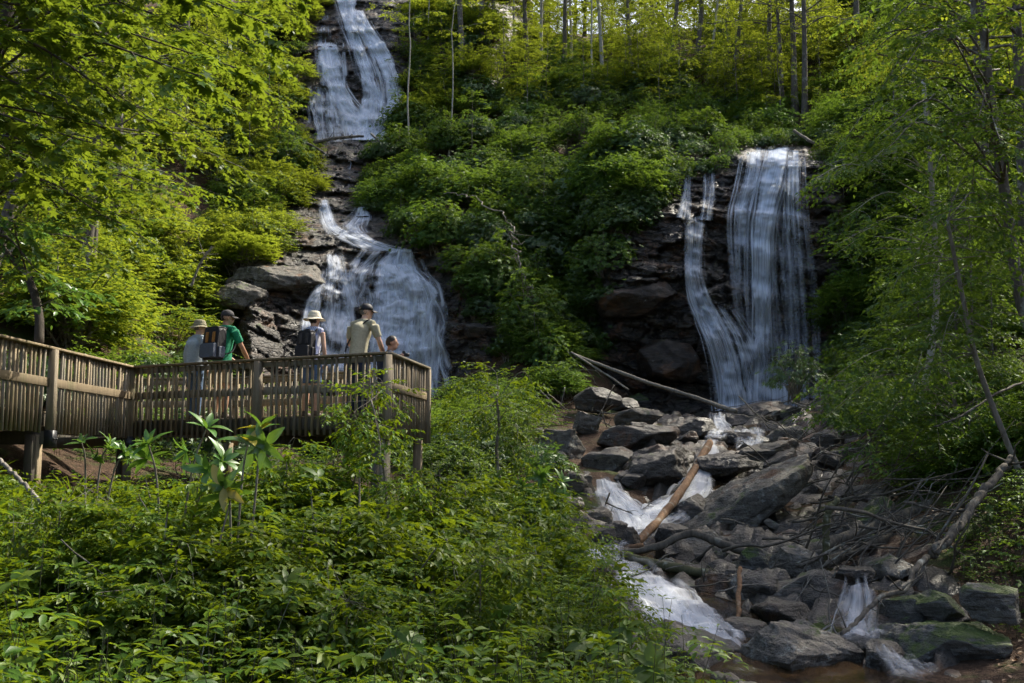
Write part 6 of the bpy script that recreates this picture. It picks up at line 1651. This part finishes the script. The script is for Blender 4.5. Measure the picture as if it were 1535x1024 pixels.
undergrowth('undergrowth', ground_pts(900, [(-11, 16), (-5, 19.5), (0, 18.5), (1, 20), (.6, 27), (-1, 34), (-6, 37), (-12, 30)], 4), (.3, .8), .12, 10, 'leaf_mid', 14, tmpl_lo(.5), 'green undergrowth around and behind the deck')
rng = np.random.default_rng(98); bp = ground_pts(190, [(-6.8, 8.0), (.6, 8.0), (1.0, 11), (.7, 15), (.8, 21), (-.8, 20), (-1, 15), (-5.5, 15.6), (-7, 13.5)], 7)
bp = np.concatenate([bp] + [[[*at(x, 700, y)[:2], 0]] for x, y in ((240, 9.0), (300, 8.9), (350, 9.1), (200, 9.3), (420, 8.9), (500, 9.5), (560, 10.5), (640, 11.5), (470, 12.5), (540, 13), (600, 14), (330, 12.8), (240, 13), (150, 12.8), (170, 11.4), (225, 11.2), (270, 11.6), (320, 11.0), (350, 11.3), (395, 10.9), (430, 11.4), (300, 10.4), (250, 10.0), (370, 10.2), (470, 11.2), (120, 11.5), (60, 11.8), (410, 10.2))])
bp[:, 2] = ground_z(bp[:, 0], bp[:, 1])
for i, p in enumerate(bp):
    s = rng.uniform(.6, 1.1) * (1.15 if p[1] > 11 else .85) if i < len(bp) - 28 else rng.uniform(1.1, 1.45); k = int(rng.integers(6))
    pq = proj(p)[0]
    if pq < 330 and p[1] > 10.4: s *= .5
    o = ob('bank_bush', SH['bank', k], loc=(p[0], p[1], p[2] - .05), cat='bush', group='bushes on the bank in front of the deck',
           label=('bush with long leaves ' if k > 3 else 'leafy bush ') + ('on the bank below the left walkway' if pq < 260 else 'on the bank in front of the deck' if pq < 560 else 'on the bank between deck corner and creek') + (', farther back' if p[1] > 11.5 else ', closer to the camera'))
    o.scale = (s, s, s * rng.uniform(.8, 1.15)); o.rotation_euler = (rng.normal() * .1, rng.normal() * .1, rng.uniform(0, 6.28))
rng = np.random.default_rng(97); fol = Fol()
for p in ground_pts(420, BANK, 8):                           # arching grass tufts
    n = 9; a_ = rng.uniform(0, 6.28, n); fol.add(np.repeat(p[None], n, 0) + rng.normal(size=(n, 3)) * np.array([.03, .03, 0]), np.stack([np.cos(a_) * .6, np.sin(a_) * .6, rng.uniform(.5, 1.4, n)], -1), np.stack([-np.cos(a_), -np.sin(a_), np.full(n, .8)], -1), rng.uniform(.3, .65, n))
V, F = fol.build(tmpl_long(.045)); ob('grass', mk('grass', V, F, M['leaf_herb']), kind='stuff', label='arching grass blades in the brush in front of the deck')
rng = np.random.default_rng(96)
for i, (px, Y, s) in enumerate([(175, 9.6, .9), (230, 9.4, 1.0), (280, 9.3, 1.05), (330, 9.2, 1.05), (380, 9.2, 1.05), (430, 9.4, 1.0), (300, 8.6, .75), (400, 8.6, .8), (220, 8.8, .7), (480, 10.2, 1.05), (540, 10.8, 1.05), (600, 12.2, 1.1), (660, 12.6, 1.0), (500, 12, 1.1), (700, 13.5, 1.0), (350, 8.0, .6), (200, 11.6, .75), (260, 11.5, .9), (310, 11.3, .95), (360, 11.2, 1.0), (410, 11.4, 1.0), (460, 11.6, 1.0), (290, 10.6, .9), (350, 10.5, .95), (230, 10.6, .75), (180, 10.8, .6)]):
    c = at(px, 700, Y); p = np.array([c[0], c[1], float(ground_z(c[0], c[1]))])
    o = ob('tall_bush', SH['tallbank', i % 4], loc=tuple(p - np.array([0, 0, .05])), cat='bush', group='tall bushes in front of the deck', label='tall leafy bush ' + ('left of the large rhododendron' if px < 215 else 'around the large rhododendron' if px < 320 else 'around the yellowing rhododendron' if px < 420 else 'in front of the middle of the deck' if px < 580 else 'right of the deck corner') + (', in front' if Y < 9 else ', farther back' if Y > 10.5 else ''))
    o.scale = (s * 1.15, s * 1.15, s); o.rotation_euler = (rng.normal() * .08, rng.normal() * .08, rng.uniform(0, 6.28))
undergrowth('undergrowth', ground_pts(230, [(-4.2, 7.8), (1, 7.8), (1.2, 10), (.8, 15), (-1, 13), (-4, 10.5)], 9), (.3, .8), .17, 10, 'leaf_mid', 15, tmpl_mid(.5), 'broad leaved weeds in the brush in front of the deck', (0, 2))
undergrowth('undergrowth', ground_pts(420, [(-6.6, 11.5), (-2, 11.8), (-1.4, 16), (-6.2, 17)], 10), (.15, .38), .11, 10, 'leaf_herb', 16, tmpl_mid(.5), 'low green plants on the soil under the edge of the deck')
# fallen leaves on the soil
rng = np.random.default_rng(99)
a = np.concatenate([ground_pts(5200, BANK, 5), ground_pts(1800, [(4.6, 9.5), (8, 9.5), (9.5, 18), (8, 24), (6.4, 16.5)], 6)])
fol = Fol(); n = len(a); th = rng.uniform(0, 6.28, n)
fol.add(a + np.array([0, 0, .03]), np.stack([np.cos(th), np.sin(th), rng.normal(size=n) * .2], -1), Zv + rng.normal(size=(n, 3)) * .3, rng.uniform(.05, .11, n))
V, F = fol.build(tmpl_mid(.55)); ob('leaf_litter', mk('leaf_litter', V, F, M['leaf_brown']), kind='stuff', label='brown fallen leaves scattered over the soil')
